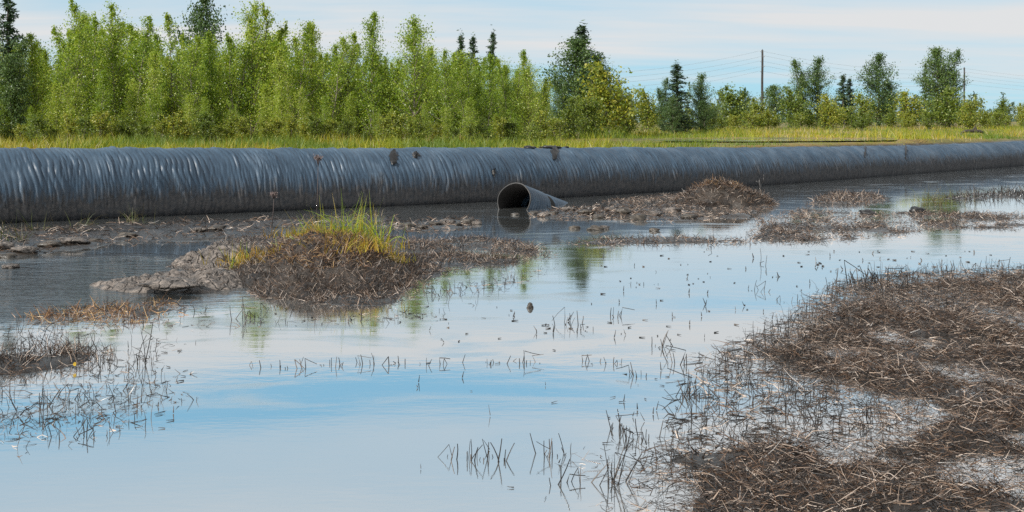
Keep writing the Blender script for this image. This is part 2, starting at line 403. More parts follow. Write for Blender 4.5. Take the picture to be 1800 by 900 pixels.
# ------------------------------------------------------------------ terrain
# front waterline of the big pipe, then its axis
PF = np.array([(-30, 4.6), (-16, 14.0), *[G(x, y)[:2] for x, y in ((0, 392), (450, 372), (900, 352), (1350, 325), (1600, 306), (1800, 291))], (31, 60), (60, 92)])
PTOP = np.array([1.28, 1.27, 1.25, 1.20, 1.15, 1.05, 0.965, 0.985, 1.0, 1.0])
PR = 0.71
def catmull(P, per):
    out = []
    for i in range(len(P)-1):
        p0 = P[max(i-1, 0)]; p1 = P[i]; p2 = P[i+1]; p3 = P[min(i+2, len(P)-1)]
        t = np.linspace(0, 1, per, endpoint=False)[:, None]
        out.append(0.5*((2*p1)+(-p0+p2)*t+(2*p0-5*p1+4*p2-p3)*t**2+(-p0+3*p1-3*p2+p3)*t**3))
    out.append(P[-1:]); return np.concatenate(out)
_path = catmull(np.column_stack([PF, PTOP-PR]), 60)
_d = np.gradient(_path[:, :2], axis=0); _d /= np.linalg.norm(_d, axis=1, keepdims=True)
_nrm = np.column_stack([-_d[:, 1], _d[:, 0]])                       # to the far side
AX = _path.copy(); AX[:, :2] += _nrm*np.sqrt(PR**2-np.clip(_path[:, 2:3], 0, .7)**2)
def side(X, Y):
    """signed distance to the pipe axis, positive on the meadow side"""
    X = np.asarray(X, float).ravel(); Y = np.asarray(Y, float).ravel()
    A = AX[::6, :2]; res = np.zeros(len(X))
    for s in range(0, len(X), 20000):
        x = X[s:s+20000, None]; y = Y[s:s+20000, None]
        d2 = (x-A[None, :, 0])**2+(y-A[None, :, 1])**2
        i = d2.argmin(1); nn = _nrm[::6][i]
        sg = (x[:, 0]-A[i, 0])*nn[:, 0]+(y[:, 0]-A[i, 1])*nn[:, 1]
        res[s:s+20000] = np.where(sg > 0, 1, -1)*np.sqrt(d2.min(1))
    return res

# reed mats and mud bars, outlined on the ground:  name -> (outline, top height, roughness)
MATS = {
 'fore': (polyG([(1118, 818), (1185, 792), (1300, 774), (1450, 768), (1572, 748), (1560, 706), (1490, 694), (1430, 676), (1350, 662), (1300, 628), (1400, 580), (1440, 548), (1490, 516), (1560, 497), (1700, 490), (1830, 478), (2150, 462), (2300, 1000), (1080, 1080), (1165, 930), (1190, 870)]), 0.035, 0.10),
 'mound_skirt': (polyG([(470, 500), (560, 540), (700, 540), (740, 510), (800, 480), (900, 466), (970, 452), (950, 428), (860, 420), (740, 420), (600, 410), (400, 420), (300, 470), (380, 505)]), -0.004, 0.13),
 'right_bar': (polyG([(1310, 420), (1400, 430), (1560, 420), (1640, 404), (1800, 402), (2000, 398), (2000, 372), (1800, 374), (1640, 372), (1500, 374), (1400, 366), (1330, 385)]), -0.012, 0.17),
 'right_tail': (polyG([(990, 428), (1080, 434), (1200, 428), (1330, 430), (1330, 422), (1180, 416), (1060, 418)]), 0.012, 0.06),
 'heap_flat': (polyG([(1040, 378), (1100, 392), (1200, 392), (1320, 384), (1360, 366), (1350, 345), (1240, 340), (1120, 345), (1050, 356)]), -0.008, 0.17),
 'upper_bar': (polyG([(1420, 358), (1500, 362), (1560, 352), (1540, 342), (1460, 342)]), 0.02, 0.06),
 'upper_tail': (polyG([(1640, 350), (1720, 352), (1850, 348), (1990, 346), (1990, 338), (1800, 336), (1700, 340)]), 0.006, 0.05),
 'left_bank': (polyG([(-400, 500), (-150, 480), (30, 452), (120, 442), (200, 430), (330, 424), (430, 420), (560, 400), (690, 392), (690, 380), (450, 386), (0, 402), (-400, 425)]), 0.02, 0.10),
 'left_near_a': (polyG([(40, 560), (120, 575), (240, 568), (330, 545), (300, 530), (200, 536), (100, 545)]), 0.0, 0.07),
 'left_near_b': (polyG([(-300, 690), (-60, 672), (60, 660), (170, 640), (195, 620), (120, 606), (-20, 616), (-300, 640)]), 0.012, 0.07),
 'left_near_c': (polyG([(-200, 790), (20, 748), (140, 740), (240, 712), (230, 698), (120, 702), (0, 722), (-200, 740)]), -0.02, 0.05),
 'mid_clods': (polyG([(680, 405), (760, 408), (850, 398), (830, 384), (740, 386), (690, 390)]), 0.005, 0.06),
 'stub_clods': (polyG([(930, 382), (1010, 386), (1100, 380), (1120, 366), (1020, 362), (960, 370)]), 0.012, 0.06),
}
POOLW = 1.12
def POOLpt(x, y):
    Y = F*(CAMZ-POOLW)/(y-HZ); return ((x-900)*Y/F, Y)
POOL = np.array([POOLpt(*p) for p in ((1130, 247.8), (1300, 248.6), (1480, 247.4), (1570, 246.4), (1560, 244.4), (1480, 243.9), (1300, 243.0), (1190, 244.6))])

def far_h(X, Y):
    r = np.hypot(X, Y)
    base = 1.06 + 0.10*sst(34, 50, r)*0.6
    base = base + 0.42*sst(62, 105, r) + 0.75*sst(100, 150, r) + 0.7*sst(150, 300, r) + 6*sst(500, 2500, r)
    base = base + (fbm(X*0.35, Y*0.35, 3)-0.5)*0.22 + (fbm(X*0.05+9, Y*0.05, 3)-0.5)*0.3*sst(60, 120, r)
    sp = sdpoly(POOL, X, Y); fr = sst(-9, -2, sp)
    base = base*(1-fr)+np.where(r < 47, 1.075, 1.16)*fr if np.ndim(r) else base
    return np.where(sp > -1.5, base + (POOLW-0.15-base)*sst(-.5, 0.6, sp), base)
def height(X, Y):
    shp = np.shape(X); X = np.asarray(X, float).ravel(); Y = np.asarray(Y, float).ravel()
    h = -0.22 + (fbm(X*0.8, Y*0.8, 3)-0.5)*0.16
    near = (Y < 60)
    nz = fbm(X*1.7+3, Y*1.7, 4)-0.5
    for k, (P, top, rough) in MATS.items():
        m = near & (X > P[:, 0].min()-1) & (X < P[:, 0].max()+1) & (Y > P[:, 1].min()-1) & (Y < P[:, 1].max()+1)
        if not m.any(): continue
        sd = sdpoly(P, X[m], Y[m])
        v = -0.16 + (top+0.16)*sst(-0.22, 0.18, sd) + rough*1.3*nz[m]*sst(-.2, .3, sd) + min(0.05, top)*sst(0.2, 1.5, sd)
        if k == 'fore': v = -0.10 + 0.097*sst(-0.35, 0.35, sd) + 0.055*sst(.4, 2.4, sd) + 0.23*nz[m]*sst(-.3, .4, sd) + 0.03*(fbm(X[m]*5, Y[m]*5, 2)-.5)
        h[m] = np.maximum(h[m], v)
    h = np.maximum(h, np.where(Y < 3.2, 0.04+nz*0.06, -9))
    s = side(X, Y)
    back = far_h(X, Y)
    k = sst(0.0, 1.1, s)
    return (h*(1-k)+back*k).reshape(shp)

def axis_lines(a, b, step, lo, hi, grow=1.16):
    L = list(np.arange(a, b, step)); s = step; v = L[-1]
    while v < hi: s = min(s*grow, 400); v += s; L.append(v)
    s = step; v = a; pre = []
    while v > lo: s = min(s*grow, 400); v -= s; pre.append(v)
    return np.array(pre[::-1]+L)
gx = axis_lines(-11, 15, 0.10, -4200, 4200); gy = axis_lines(3.5, 27, 0.09, -60, 7000, 1.07)
GX, GY = np.meshgrid(gx, gy)
GZ = height(GX, GY)
nx, ny = len(gx), len(gy)
idx = (np.arange(ny-1)[:, None]*nx+np.arange(nx-1)[None]).ravel()
quads = np.stack([idx, idx+1, idx+1+nx, idx+nx], -1)
ground = obj('ground', mesh_np('ground', np.column_stack([GX.ravel(), GY.ravel(), GZ.ravel()]), quads, M_GROUND, True))
tag(ground, 'dark wet peat mud rising to a grassy flat behind the pipe', 'ground', kind='structure')
def hz(x, y): return float(height(np.array([x]), np.array([y]))[0])

wv = np.array([(-90, -60, 0), *[(p[0], p[1], 0) for p in AX[::4, :2]], (90, 60, 0), (90, -60, 0)], float)
g = Geo(); g.add(wv, np.arange(len(wv))[::-1][None])
water = obj('pond_water', g.build('pond_water', M_WATER)); tag(water, 'still pond water mirroring the pale sky', 'water', kind='structure')
g = Geo(); pv = POOL+(POOL-POOL.mean(0))*np.array([0.03, 0.10]); g.add(np.column_stack([pv, np.full(len(pv), POOLW)]), np.arange(len(pv))[None])
pw = obj('pool_water', g.build('pool_water', M_WATER)); tag(pw, 'narrow strip of dark water in the meadow behind the pipe', 'water', kind='structure')

# ------------------------------------------------------------------ the big ribbed pipe
def build_pipe():
    L = np.concatenate([[0], np.cumsum(np.linalg.norm(np.diff(AX, axis=0), axis=1))])
    iL = np.argmin(np.abs(AX[:, 0]+10.2)); iR = np.argmin(np.abs(AX[:, 0]-26))
    s = np.concatenate([np.arange(0, L[iL], 0.06), np.arange(L[iL], L[np.argmin(abs(AX[:, 0]-9))], 0.0105), np.arange(L[np.argmin(abs(AX[:, 0]-9))], L[iR], 0.017), np.arange(L[iR], L[-1], 0.15)])
    C = np.column_stack([np.interp(s, L, AX[:, k]) for k in range(3)])
    T = np.gradient(C, axis=0); T[:, 2] = 0; T /= np.linalg.norm(T, axis=1, keepdims=True)
    Nn = np.column_stack([-T[:, 1], T[:, 0], np.zeros(len(T))])
    m = 64
    th = np.linspace(0, 2*np.pi, m, endpoint=False)                     # 0 = far side, pi/2 = top, pi = near side
    S, TH = np.meshgrid(s, th, indexing='ij')
    def ribs(per, seed, warp):
        ws = S + warp*(fbm(S*1.1+seed, TH*1.4+seed, 3)-0.5)*2 - 0.13*TH
        ph = ws/per; fr = ph-np.floor(ph); cell = np.floor(ph)
        pk = 0.25+0.5*vn(cell*1.37+seed, TH*0*1.0+seed)                   # crest off centre, each rib its own
        tri = np.where(fr < pk, fr/pk, (1-fr)/(1-pk))
        return np.sin(tri*np.pi/2)**0.55*(0.2+1.3*vn(cell*0.73+seed, TH*1.7+cell*.37)**1.6)
    d = 0.030*ribs(0.105, 2.1, .12) + 0.017*ribs(0.062, 31.7, .17) - 0.018
    d = d + 0.030*(fbm(S*0.7, TH*1.2, 2)-0.5) + 0.012*(fbm(S*4.0, TH*2.2+40, 2)-0.5)
    sag = 0.03*(fbm(S*0.22+5, TH*0+3.0, 2)-0.5)
    R = PR+d
    V = C[:, None] + R[..., None]*(np.cos(th)[None, :, None]*Nn[:, None]) + ((R*np.sin(th)[None]+sag)[..., None]*np.array([0, 0, 1.0]))
    n = len(s)
    i = np.arange(n-1)[:, None]*m; j = np.arange(m)[None]; k = (j+1) % m
    q = np.stack([i+j, i+m+j, i+m+k, i+k], -1).reshape(-1, 4)
    return mesh_np('ribbed_pipe', V.reshape(-1, 3), q, M_PIPE, True), C, T, Nn, s
pm, PC, PT, PN, PS = build_pipe()
pipe = empty('ribbed_pipe', (0, 25.9, 0)); tag(pipe, 'long blue-black ribbed pipe lying along the whole far shore of the pond', 'pipe')
wall = obj('pipe_wall', pm, pipe, (0, -25.9, 0))
def on_pipe(xpx, ang, r=PR):
    """point on the pipe skin at picture column xpx and angle (deg) from the near side upwards"""
    a = math.radians(180-ang); best = None
    P = PC + PN*math.cos(a)*r; P[:, 2] += math.sin(a)*r
    c = 900+F*P[:, 0]/P[:, 1]
    i = int(np.argmin(np.abs(c-xpx))); nrm = PN[i]*math.cos(a)+np.array([0, 0, math.sin(a)])
    return P[i], PT[i], nrm
def smear(xpx, a0, a1, w, name='mud_patch'):
    """a crust of black mud clinging to the skin between two angles"""
    g = Geo(); rows = 9; cols = 5; V = []
    for r in range(rows):
        t = r/(rows-1); p, T, n = on_pipe(xpx, a0+(a1-a0)*t, PR+0.012)
        wd = w*(0.35+0.9*math.sin(math.pi*min(1, t*0.9+.08)))*(0.7+0.6*random.random())
        for c in range(cols):
            u = c/(cols-1)-0.5
            V.append(p+T*(u*wd+0.035*random.uniform(-1, 1))+n*(0.045*(1-4*u*u)*random.uniform(.2, 1.4)-0.006))
    i = (np.arange(rows-1)[:, None]*cols+np.arange(cols-1)[None]).ravel()
    g.add(V, np.stack([i, i+1, i+1+cols, i+cols], -1))
    o = obj(name, g.build(name, M_TAR, True), pipe, (0, -25.9, 0)); return o
o = smear(692, 66, 32, .16); o['label'] = 'black mud patch on the pipe flank left of the stub pipe'
smear(731, 62, 45, .13); smear(868, 22, 8, .05)
o = smear(975, 96, 38, .17); o['label'] = 'black mud streak running down from the pipe crown'
smear(1520, 84, 30, .10); smear(1592, 80, 20, .10)

def lump_mesh(name, mat, seed, sx=1.0, sy=1.0, sz=0.6, sub=3, amp=0.5, fq=1.6):
    import bmesh
    bm = bmesh.new(); bmesh.ops.create_icosphere(bm, subdivisions=sub, radius=1.0)
    V = np.array([v.co[:] for v in bm.verts])
    r = 1+amp*(fbm(V[:, 0]*fq+seed*7.1, V[:, 1]*fq+V[:, 2]*1.3*fq+seed*3.3, 3)-0.5)*2
    V = V*r[:, None]*np.array([sx, sy, sz])
    Fc = np.array([[v.index for v in f.verts] for f in bm.faces]); bm.free()
    g = Geo(); g.add(V, Fc); return g.build(name, mat, True)
# lumps of mud lying on the crown of the pipe
for i, (x, s_) in enumerate(((930, .10), (938, .05), (951, .04), (962, .09), (972, .11), (983, .05), (995, .06), (925, .04))):
    p, T, n = on_pipe(x, 90, PR+0.015)
    o = obj('mud_lump', lump_mesh('mud_lump', M_TAR, i+1, s_*1.3, s_, s_*.42, 2), None, p)
    tag(o, f'black mud lump on the crown of the long pipe, {ORD[[1, 2, 3, 4, 5, 6, 7, 0][i]]} from the left', 'mud lump', 'mud lumps on the pipe crown')

# ------------------------------------------------------------------ the stub pipe
def build_stub():
    o3 = G(905, 368); R = 0.355; rows = 70; L = 3.2; m = 48
    top0 = zat(321, o3[1]); c0 = np.array([o3[0]-0.02, o3[1]+0.0, top0-R])
    ax = np.array([0.44, 0.88, -0.215]); ax /= np.linalg.norm(ax)
    u = np.cross(ax, [0, 0, 1.0]); u /= np.linalg.norm(u); v = np.cross(u, ax)
    root = empty('stub_pipe', (c0[0], c0[1], 0)); tag(root, 'short ribbed pipe stub with open dark mouth sticking out of the water', 'pipe')
    off = (-c0[0], -c0[1], 0)
    th = np.linspace(0, 2*np.pi, m, endpoint=False)
    s = np.linspace(0, L, 190)
    S, TH = np.meshgrid(s, th, indexing='ij')
    fr = (S+0.03*(fbm(S*2, TH, 2)-.5))/0.115
    rr = R + 0.020*np.abs(np.sin(np.pi*fr))**0.7 - 0.012 + 0.012*(fbm(S*1.5, TH*1.5, 2)-0.5) - 0.05*np.exp(-((S-1.15)/0.09)**2)
    V = c0+ax*S[..., None]+rr[..., None]*(np.cos(TH)[..., None]*u+np.sin(TH)[..., None]*v)
    wob = lambda t, d: (0.007*np.sin(2*t+.8)+0.004*np.sin(5*t)+.012*np.exp(-((t-1.1)/.25)**2))*np.exp(-d/.35)
    V = V + (wob(TH, S))[..., None]*(np.cos(TH)[..., None]*u+np.sin(TH)[..., None]*v)
    i = np.arange(len(s)-1)[:, None]*m; j = np.arange(m)[None]; k = (j+1) % m
    q = np.stack([i+j, i+k, i+m+k, i+m+j], -1).reshape(-1, 4)
    obj('pipe_wall', mesh_np('stub_wall', V.reshape(-1, 3), q, M_STUB, True), root, off)
    ri = R-0.004
    Vi = c0+ax*(S[..., None]*0.96)+(ri-.010+wob(TH, S))[..., None]*(np.cos(TH)[..., None]*u+np.sin(TH)[..., None]*v)
    obj('bore', mesh_np('stub_bore', Vi.reshape(-1, 3), q[:, ::-1], M_BORE, True), root, off)
    g = Geo(); rings = [(0.0, ri-.010), (-0.006, ri-.004), (-0.006, R+.006), (0.004, R+.010), (0.02, R+.008)]
    Vr = np.array([c0+ax*a+(r+wob(t, 0.0))*(math.cos(t)*u+math.sin(t)*v) for a, r in rings for t in th])
    i = np.arange(len(rings)-1)[:, None]*m
    g.add(Vr, np.stack([i+j, i+m+j, i+m+k, i+k], -1).reshape(-1, 4))
    obj('rim', g.build('stub_rim', M_TAR, True), root, off)
build_stub()

# ------------------------------------------------------------------ peat mound with grass, mud spit, reed heap
def hill(name, label, cat, c, rx, ry, H, mat, seed, rough=0.12, res=0.035, power=1.6, lean=0.0, fine=0.05, shape=None):
    xs = np.arange(-rx*1.25, rx*1.25, res); ys = np.arange(-ry*1.25, ry*1.25, res)
    X, Y = np.meshgrid(xs, ys)
    w = 1+0.45*(fbm(X*1.1+seed, Y*1.1, 3)-0.5)*2
    r = np.sqrt((X/rx)**2+(Y/ry)**2)/w
    z = H*(1-np.clip(r, 0, 1.3)**power) - 0.02
    if lean: z *= 1+lean*Y/ry
    env = sst(1.15, 0.6, r)
    z = z + rough*(fbm(X*2.3+seed, Y*2.3+seed, 4)-0.5)*env + fine*(np.abs(fbm(X*7+seed, Y*9, 3)-0.5)*2-0.25)*env
    z = z + 0.45*fine*(fbm(X*19+seed, Y*24+seed, 2)-0.5)*env
    if shape is not None: z = shape(X, Y, z)
    z = np.maximum(z, -0.2)
    n = len(xs); i = (np.arange(len(ys)-1)[:, None]*n+np.arange(n-1)[None]).ravel()
    q = np.stack([i, i+1, i+1+n, i+n], -1)
    keep = (z.ravel()[q] > -0.19).any(1)
    root = empty(name, (c[0], c[1], 0)); tag(root, label, cat)
    obj('soil', mesh_np(name+'_soil', np.column_stack([X.ravel(), Y.ravel(), z.ravel()]), q[keep], mat, True), root)
    from_grid = lambda x, y: z[np.clip(((y-ys[0])/res).astype(int), 0, len(ys)-1), np.clip(((x-xs[0])/res).astype(int), 0, n-1)]
    return root, from_grid
def cover(root, fz, rx, ry, n, mat, name, length, tilt, width=0.006, zlo=-0.01, zhi=9, prob=None, bend=0.6, nseg=3, rng=None, prism=False, centre=(0, 0)):
    rng = rng or np.random.default_rng(abs(hash(name+root.name)) % 1000 if False else len(name)*13+int(n) % 97)
    x = rng.uniform(-rx, rx, n)+centre[0]; y = rng.uniform(-ry, ry, n)+centre[1]; z = fz(x, y)
    k = (z > zlo) & (z < zhi)
    if prob is not None: k &= rng.random(n) < prob(x, y, z)
    x, y, z = x[k], y[k], z[k]; n = len(x)
    g = stems(np.column_stack([x, y, z-0.01]), rng.uniform(0, 6.283, n), rng.uniform(*tilt, n), rng.uniform(*length, n), width*rng.uniform(.6, 1.5, n), rng.uniform(-.2, bend, n), nseg, prism=prism, rng=rng, jit=0.15, zmin=0.004)
    o = obj(name, g.build(name, mat), root); o['kind'] = 'stuff'; return o

mc = G(560, 470); mc[1] = 12.3; mc[0] = at(565, 12.3)
mound, mz = hill('peat_mound', 'brown peat mound topped with sedge standing in the water before the pipe', 'mound', mc, 1.10, 1.75, 0.36, M_MUD, 3.3, 0.30, 0.03, 1.8, 0.3, 0.10)
cover(mound, mz, 1.4, 2.0, 60000, M_DEAD, 'dead_reeds', (.03, .12), (.4, 1.8), .004, -0.02, .40)
cover(mound, mz, 1.25, 1.9, 30000, M_RUST, 'russet_grass', (.05, .16), (.5, 1.9), .0045, 0.20, 9, bend=1.3)

spit_c = G(330, 500)
spit, spz = hill('mud_spit', 'low cracked grey mud spit left of the grassy mound', 'mud bank', spit_c, 0.80, 0.62, 0.13, M_MUDL, 8.1, 0.16, 0.018, 2.4, 0, 0.075)
spit2_c = G(395, 462)
spit2, sp2z = hill('mud_ridge', 'cracked dark mud ridge between the low spit and the mound', 'mud bank', spit2_c, 0.62, 0.85, 0.20, M_MUDL, 5.7, 0.24, 0.018, 1.8, 0, 0.12)
cover(spit, spz, 1.0, .8, 2600, M_DEAD, 'dead_reeds', (.02, .08), (.9, 1.8), .004, 0.01, 9)
cover(spit2, sp2z, .8, 1.0, 2600, M_DEAD, 'dead_reeds', (.03, .12), (.9, 1.8), .0045, 0.01, 9)
heap_c = G(1272, 362); 
heap, hpz = hill('reed_heap', 'rounded heap of dead reeds against the pipe right of the stub', 'heap', (heap_c[0], 23.9), 0.95, 0.9, 0.50, M_MUD, 1.9, 0.3, 0.05, 1.7)
cover(heap, hpz, 1.2, 1.1, 20000, M_DEAD, 'dead_reeds', (.06, .2), (.5, 1.8), .007, 0.0, 9)
cover(heap, hpz, .8, .8, 2000, M_RUST, 'russet_grass', (.08, .22), (.4, 1.6), .007, 0.3, 9)

# ------------------------------------------------------------------ mats of dead reeds
def matstuff(name, label, cat, P, dens, length, mat, tilt=(.9, 1.75), width=.006, edge=0.15, prism=False, nseg=3, rng=None, patch=0.0, lift=0.0, view=True, zoff=(0, .03), bend=.5, pscale=1.3, wet=1.0):
    rng = rng or np.random.default_rng(int(abs(P.sum())*100) % 9999+len(label))
    lo = P.min(0)-edge; hi = P.max(0)+edge
    if view:                                     # only the reach a camera near this spot can see
        lo[1] = max(lo[1], 3.4)
    A = np.prod(hi-lo); n = int(A*dens)
    x = rng.uniform(lo[0], hi[0], n); y = rng.uniform(lo[1], hi[1], n)
    sd = sdpoly(P, x, y)
    k = (rng.random(n) < sst(-edge, edge*1.2, sd)) & (np.abs(x) < 0.45*y+1.6)
    if patch: k &= rng.random(n) < sst(patch-.18, patch+.12, fbm(x*pscale+7, y*pscale, 3))
    x, y = x[k], y[k]; z = height(x, y)
    if wet < 1: kk = rng.random(len(x)) < np.where(z < -.005, wet, 1.0); x, y, z = x[kk], y[kk], z[kk]
    z = np.maximum(z, 0.0); n = len(x)
    z = z + rng.uniform(zoff[0], zoff[1], n)
    # hummocks of flattened stalks: the heading drifts slowly over the ground
    az = rng.uniform(0, 6.283, n)
    g = stems(np.column_stack([x, y, z-0.01]), az, rng.uniform(*tilt, n), rng.uniform(*length, n), width*rng.uniform(.55, 1.5, n), rng.uniform(-.3, bend, n), nseg, prism=prism, rng=rng, jit=.2, zmin=0.003)
    o = obj(name, g.build(name, mat)); tag(o, label, cat, kind='stuff'); return o

fore = MATS['fore'][0]
matstuff('dead_reed_mat', 'broad mat of flattened dead brown reeds filling the lower right', 'dead reeds', fore, 8600, (.03, .14), M_DEAD, (.95, 1.95), .0031, .42, nseg=2, zoff=(-.01, .035), bend=1.3, patch=.36, pscale=2.2, wet=.28)
matstuff('reed_litter', 'finer broken litter lying between the flattened reeds at lower right', 'dead reeds', fore, 1300, (.02, .08), M_DEAD, (1.1, 1.8), .005, .2, nseg=1, zoff=(0, .04), wet=.2)
matstuff('long_stalks', 'long pale broken stalks lying over the brown reed mat', 'dead reeds', fore, 14, (.12, .34), M_DEAD, (1.25, 1.6), .0042, .1, True, 4, zoff=(.02, .04))
fringe = polyG([(1130, 860), (1190, 760), (1200, 690), (1250, 630), (1330, 590), (1400, 552), (1470, 500), (1560, 478), (1840, 470), (1830, 520), (1560, 560), (1450, 640), (1600, 700), (1600, 760), (1300, 790), (1180, 830)])
matstuff('standing_reed_fringe', 'dark broken reed stalks standing in water along the edge of the mat', 'reeds', fringe, 210, (.05, .17), M_DARKSTEM, (-.5, .8), .0055, .12, True, 3, patch=.42, zoff=(-.02, 0), bend=.9)
matstuff('floating_reed_fringe', 'sparse fallen reed bits floating along the edge of the mat', 'reeds', fringe, 420, (.05, .20), M_DEAD, (1.2, 1.7), .006, .12, False, 3, patch=.47, zoff=(0, .015))
for key, nm, lab, dens, ln, mt, wd, tl in (
    ('mound_skirt', 'dead_reed_skirt', 'low skirt of dead brown reeds around and right of the grassy mound', 2300, (.03, .10), M_DEAD, .0045, (.5, 1.8)),
    ('right_bar', 'dead_reed_bar', 'long bar of dead reeds crossing the water at the right edge', 1000, (.04, .13), M_DEAD, .0062, (.7, 1.8)),
    ('right_tail', 'dead_reed_line', 'thin line of dead reeds trailing left from the long bar', 480, (.04, .12), M_DEAD, .007, (.5, 1.7)),
    ('heap_flat', 'dead_reed_flat', 'flat spread of dead reeds and mud around the reed heap', 760, (.04, .13), M_DEAD, .0068, (.9, 1.8)),
    ('upper_bar', 'dead_reed_islet', 'small reed islet in the water between the long bar and the pipe', 430, (.06, .2), M_DEAD, .008, (.4, 1.7)),
    ('upper_tail', 'dead_reed_row', 'sparse row of dark reeds in bright water near the right edge', 120, (.08, .3), M_DARKSTEM, .013, (0, 1.5)),
    ('left_bank', 'dead_reed_bank', 'grey dead reeds and debris on the bank below the left of the pipe', 170, (.05, .22), M_DEAD, .008, (1.0, 1.7)),
    ('left_near_a', 'dead_reed_drift', 'narrow drift of russet dead reeds between rippled and still water', 1400, (.04, .13), M_RUST, .005, (.4, 1.7)),
    ('left_near_b', 'dead_reed_raft', 'raft of dead reeds at the left edge with a yellow leaf', 1700, (.04, .15), M_DEAD, .0046, (.3, 1.7)),
    ('left_near_c', 'dead_reed_scatter', 'loose dark scatter of reeds nearest the lower left corner', 560, (.04, .17), M_DARKSTEM, .0055, (.6, 1.7)),
    ('mid_clods', 'reed_debris', 'debris of reeds and clods between the mound and the stub pipe', 200, (.05, .16), M_DEAD, .011, (.9, 1.7)),
    ('stub_clods', 'reed_flotsam', 'reed flotsam lying before the flank of the stub pipe', 200, (.05, .16), M_DEAD, .012, (.9, 1.7)),
):
    matstuff(nm, lab, 'dead reeds', MATS[key][0], dens, ln, mt, tl, wd, .12, False, 3, patch=.43 if 'left_near' in key or 'tail' in key else .40, pscale=2.6, wet=.30 if key in ('right_bar', 'heap_flat', 'mound_skirt') else 1.0)

SCAT = polyG([(-100, 800), (30, 785), (200, 770), (330, 700), (280, 640), (330, 575), (560, 560), (740, 545), (800, 500), (960, 470), (900, 500), (760, 560), (420, 575), (330, 560), (60, 556), (-100, 600)])
matstuff('reed_stubble', 'fine broken reed stubble strewn over the water at left and below the mound', 'reeds', SCAT, 150, (.03, .13), M_DARKSTEM, (-.7, 1.3), .0055, .2, True, 2, patch=.50, zoff=(-.02, 0), bend=1.0, pscale=1.7)
matstuff('reed_bits', 'fallen reed bits floating at left and below the mound', 'reeds', SCAT, 170, (.03, .12), M_DEAD, (1.3, 1.7), .005, .2, False, 2, patch=.50, zoff=(0, .01), pscale=1.7)
# ------------------------------------------------------------------ single reed clumps standing in open water
def reed_clump(x, y, n, w, h, label, kinked=.2, mat=M_DARKSTEM, seed=None, wid=.0085, lean=.35):
    rng = np.random.default_rng(seed or int(x*7+y)); c = G(x, y)
    sc = c[1]/F; W = w*sc; Hh = h*sc
    b = np.column_stack([rng.uniform(-W/2, W/2, n), rng.uniform(-.05, .05, n)*c[1]/6, np.full(n, -0.03)])
    n = int(n*1.5); b = np.column_stack([rng.normal(0, W/3.2, n), rng.uniform(-.05, .05, n)*c[1]/6, np.full(n, -0.03)])
    L = Hh*rng.uniform(.15, 1.15, n)**1.3+.03
    kk = rng.random(n) < kinked
    az = rng.choice([0, np.pi], n)+rng.normal(0, .5, n); tl = rng.normal(0, lean, n); wd = wid*(.6+.03*c[1])*rng.uniform(.7, 1.3, n); bd = rng.normal(0, .3, n); ka = np.where(kk, rng.uniform(1.5, 2.5, n), 0)
    r = empty('reed_clump', (c[0], c[1], 0)); tag(r, label, 'reeds', 'reed clumps in open water')
    for i in range(n):
        g = stems(b[i:i+1], az[i], tl[i], L[i]*(1.9 if kk[i] else 1), wd[i], bd[i], 4, kink=(2, ka[i]), prism=True, rng=rng, curl=.15, zmin=-.04, taper=.6)
        obj('stalk', g.build('stalk', mat), r)
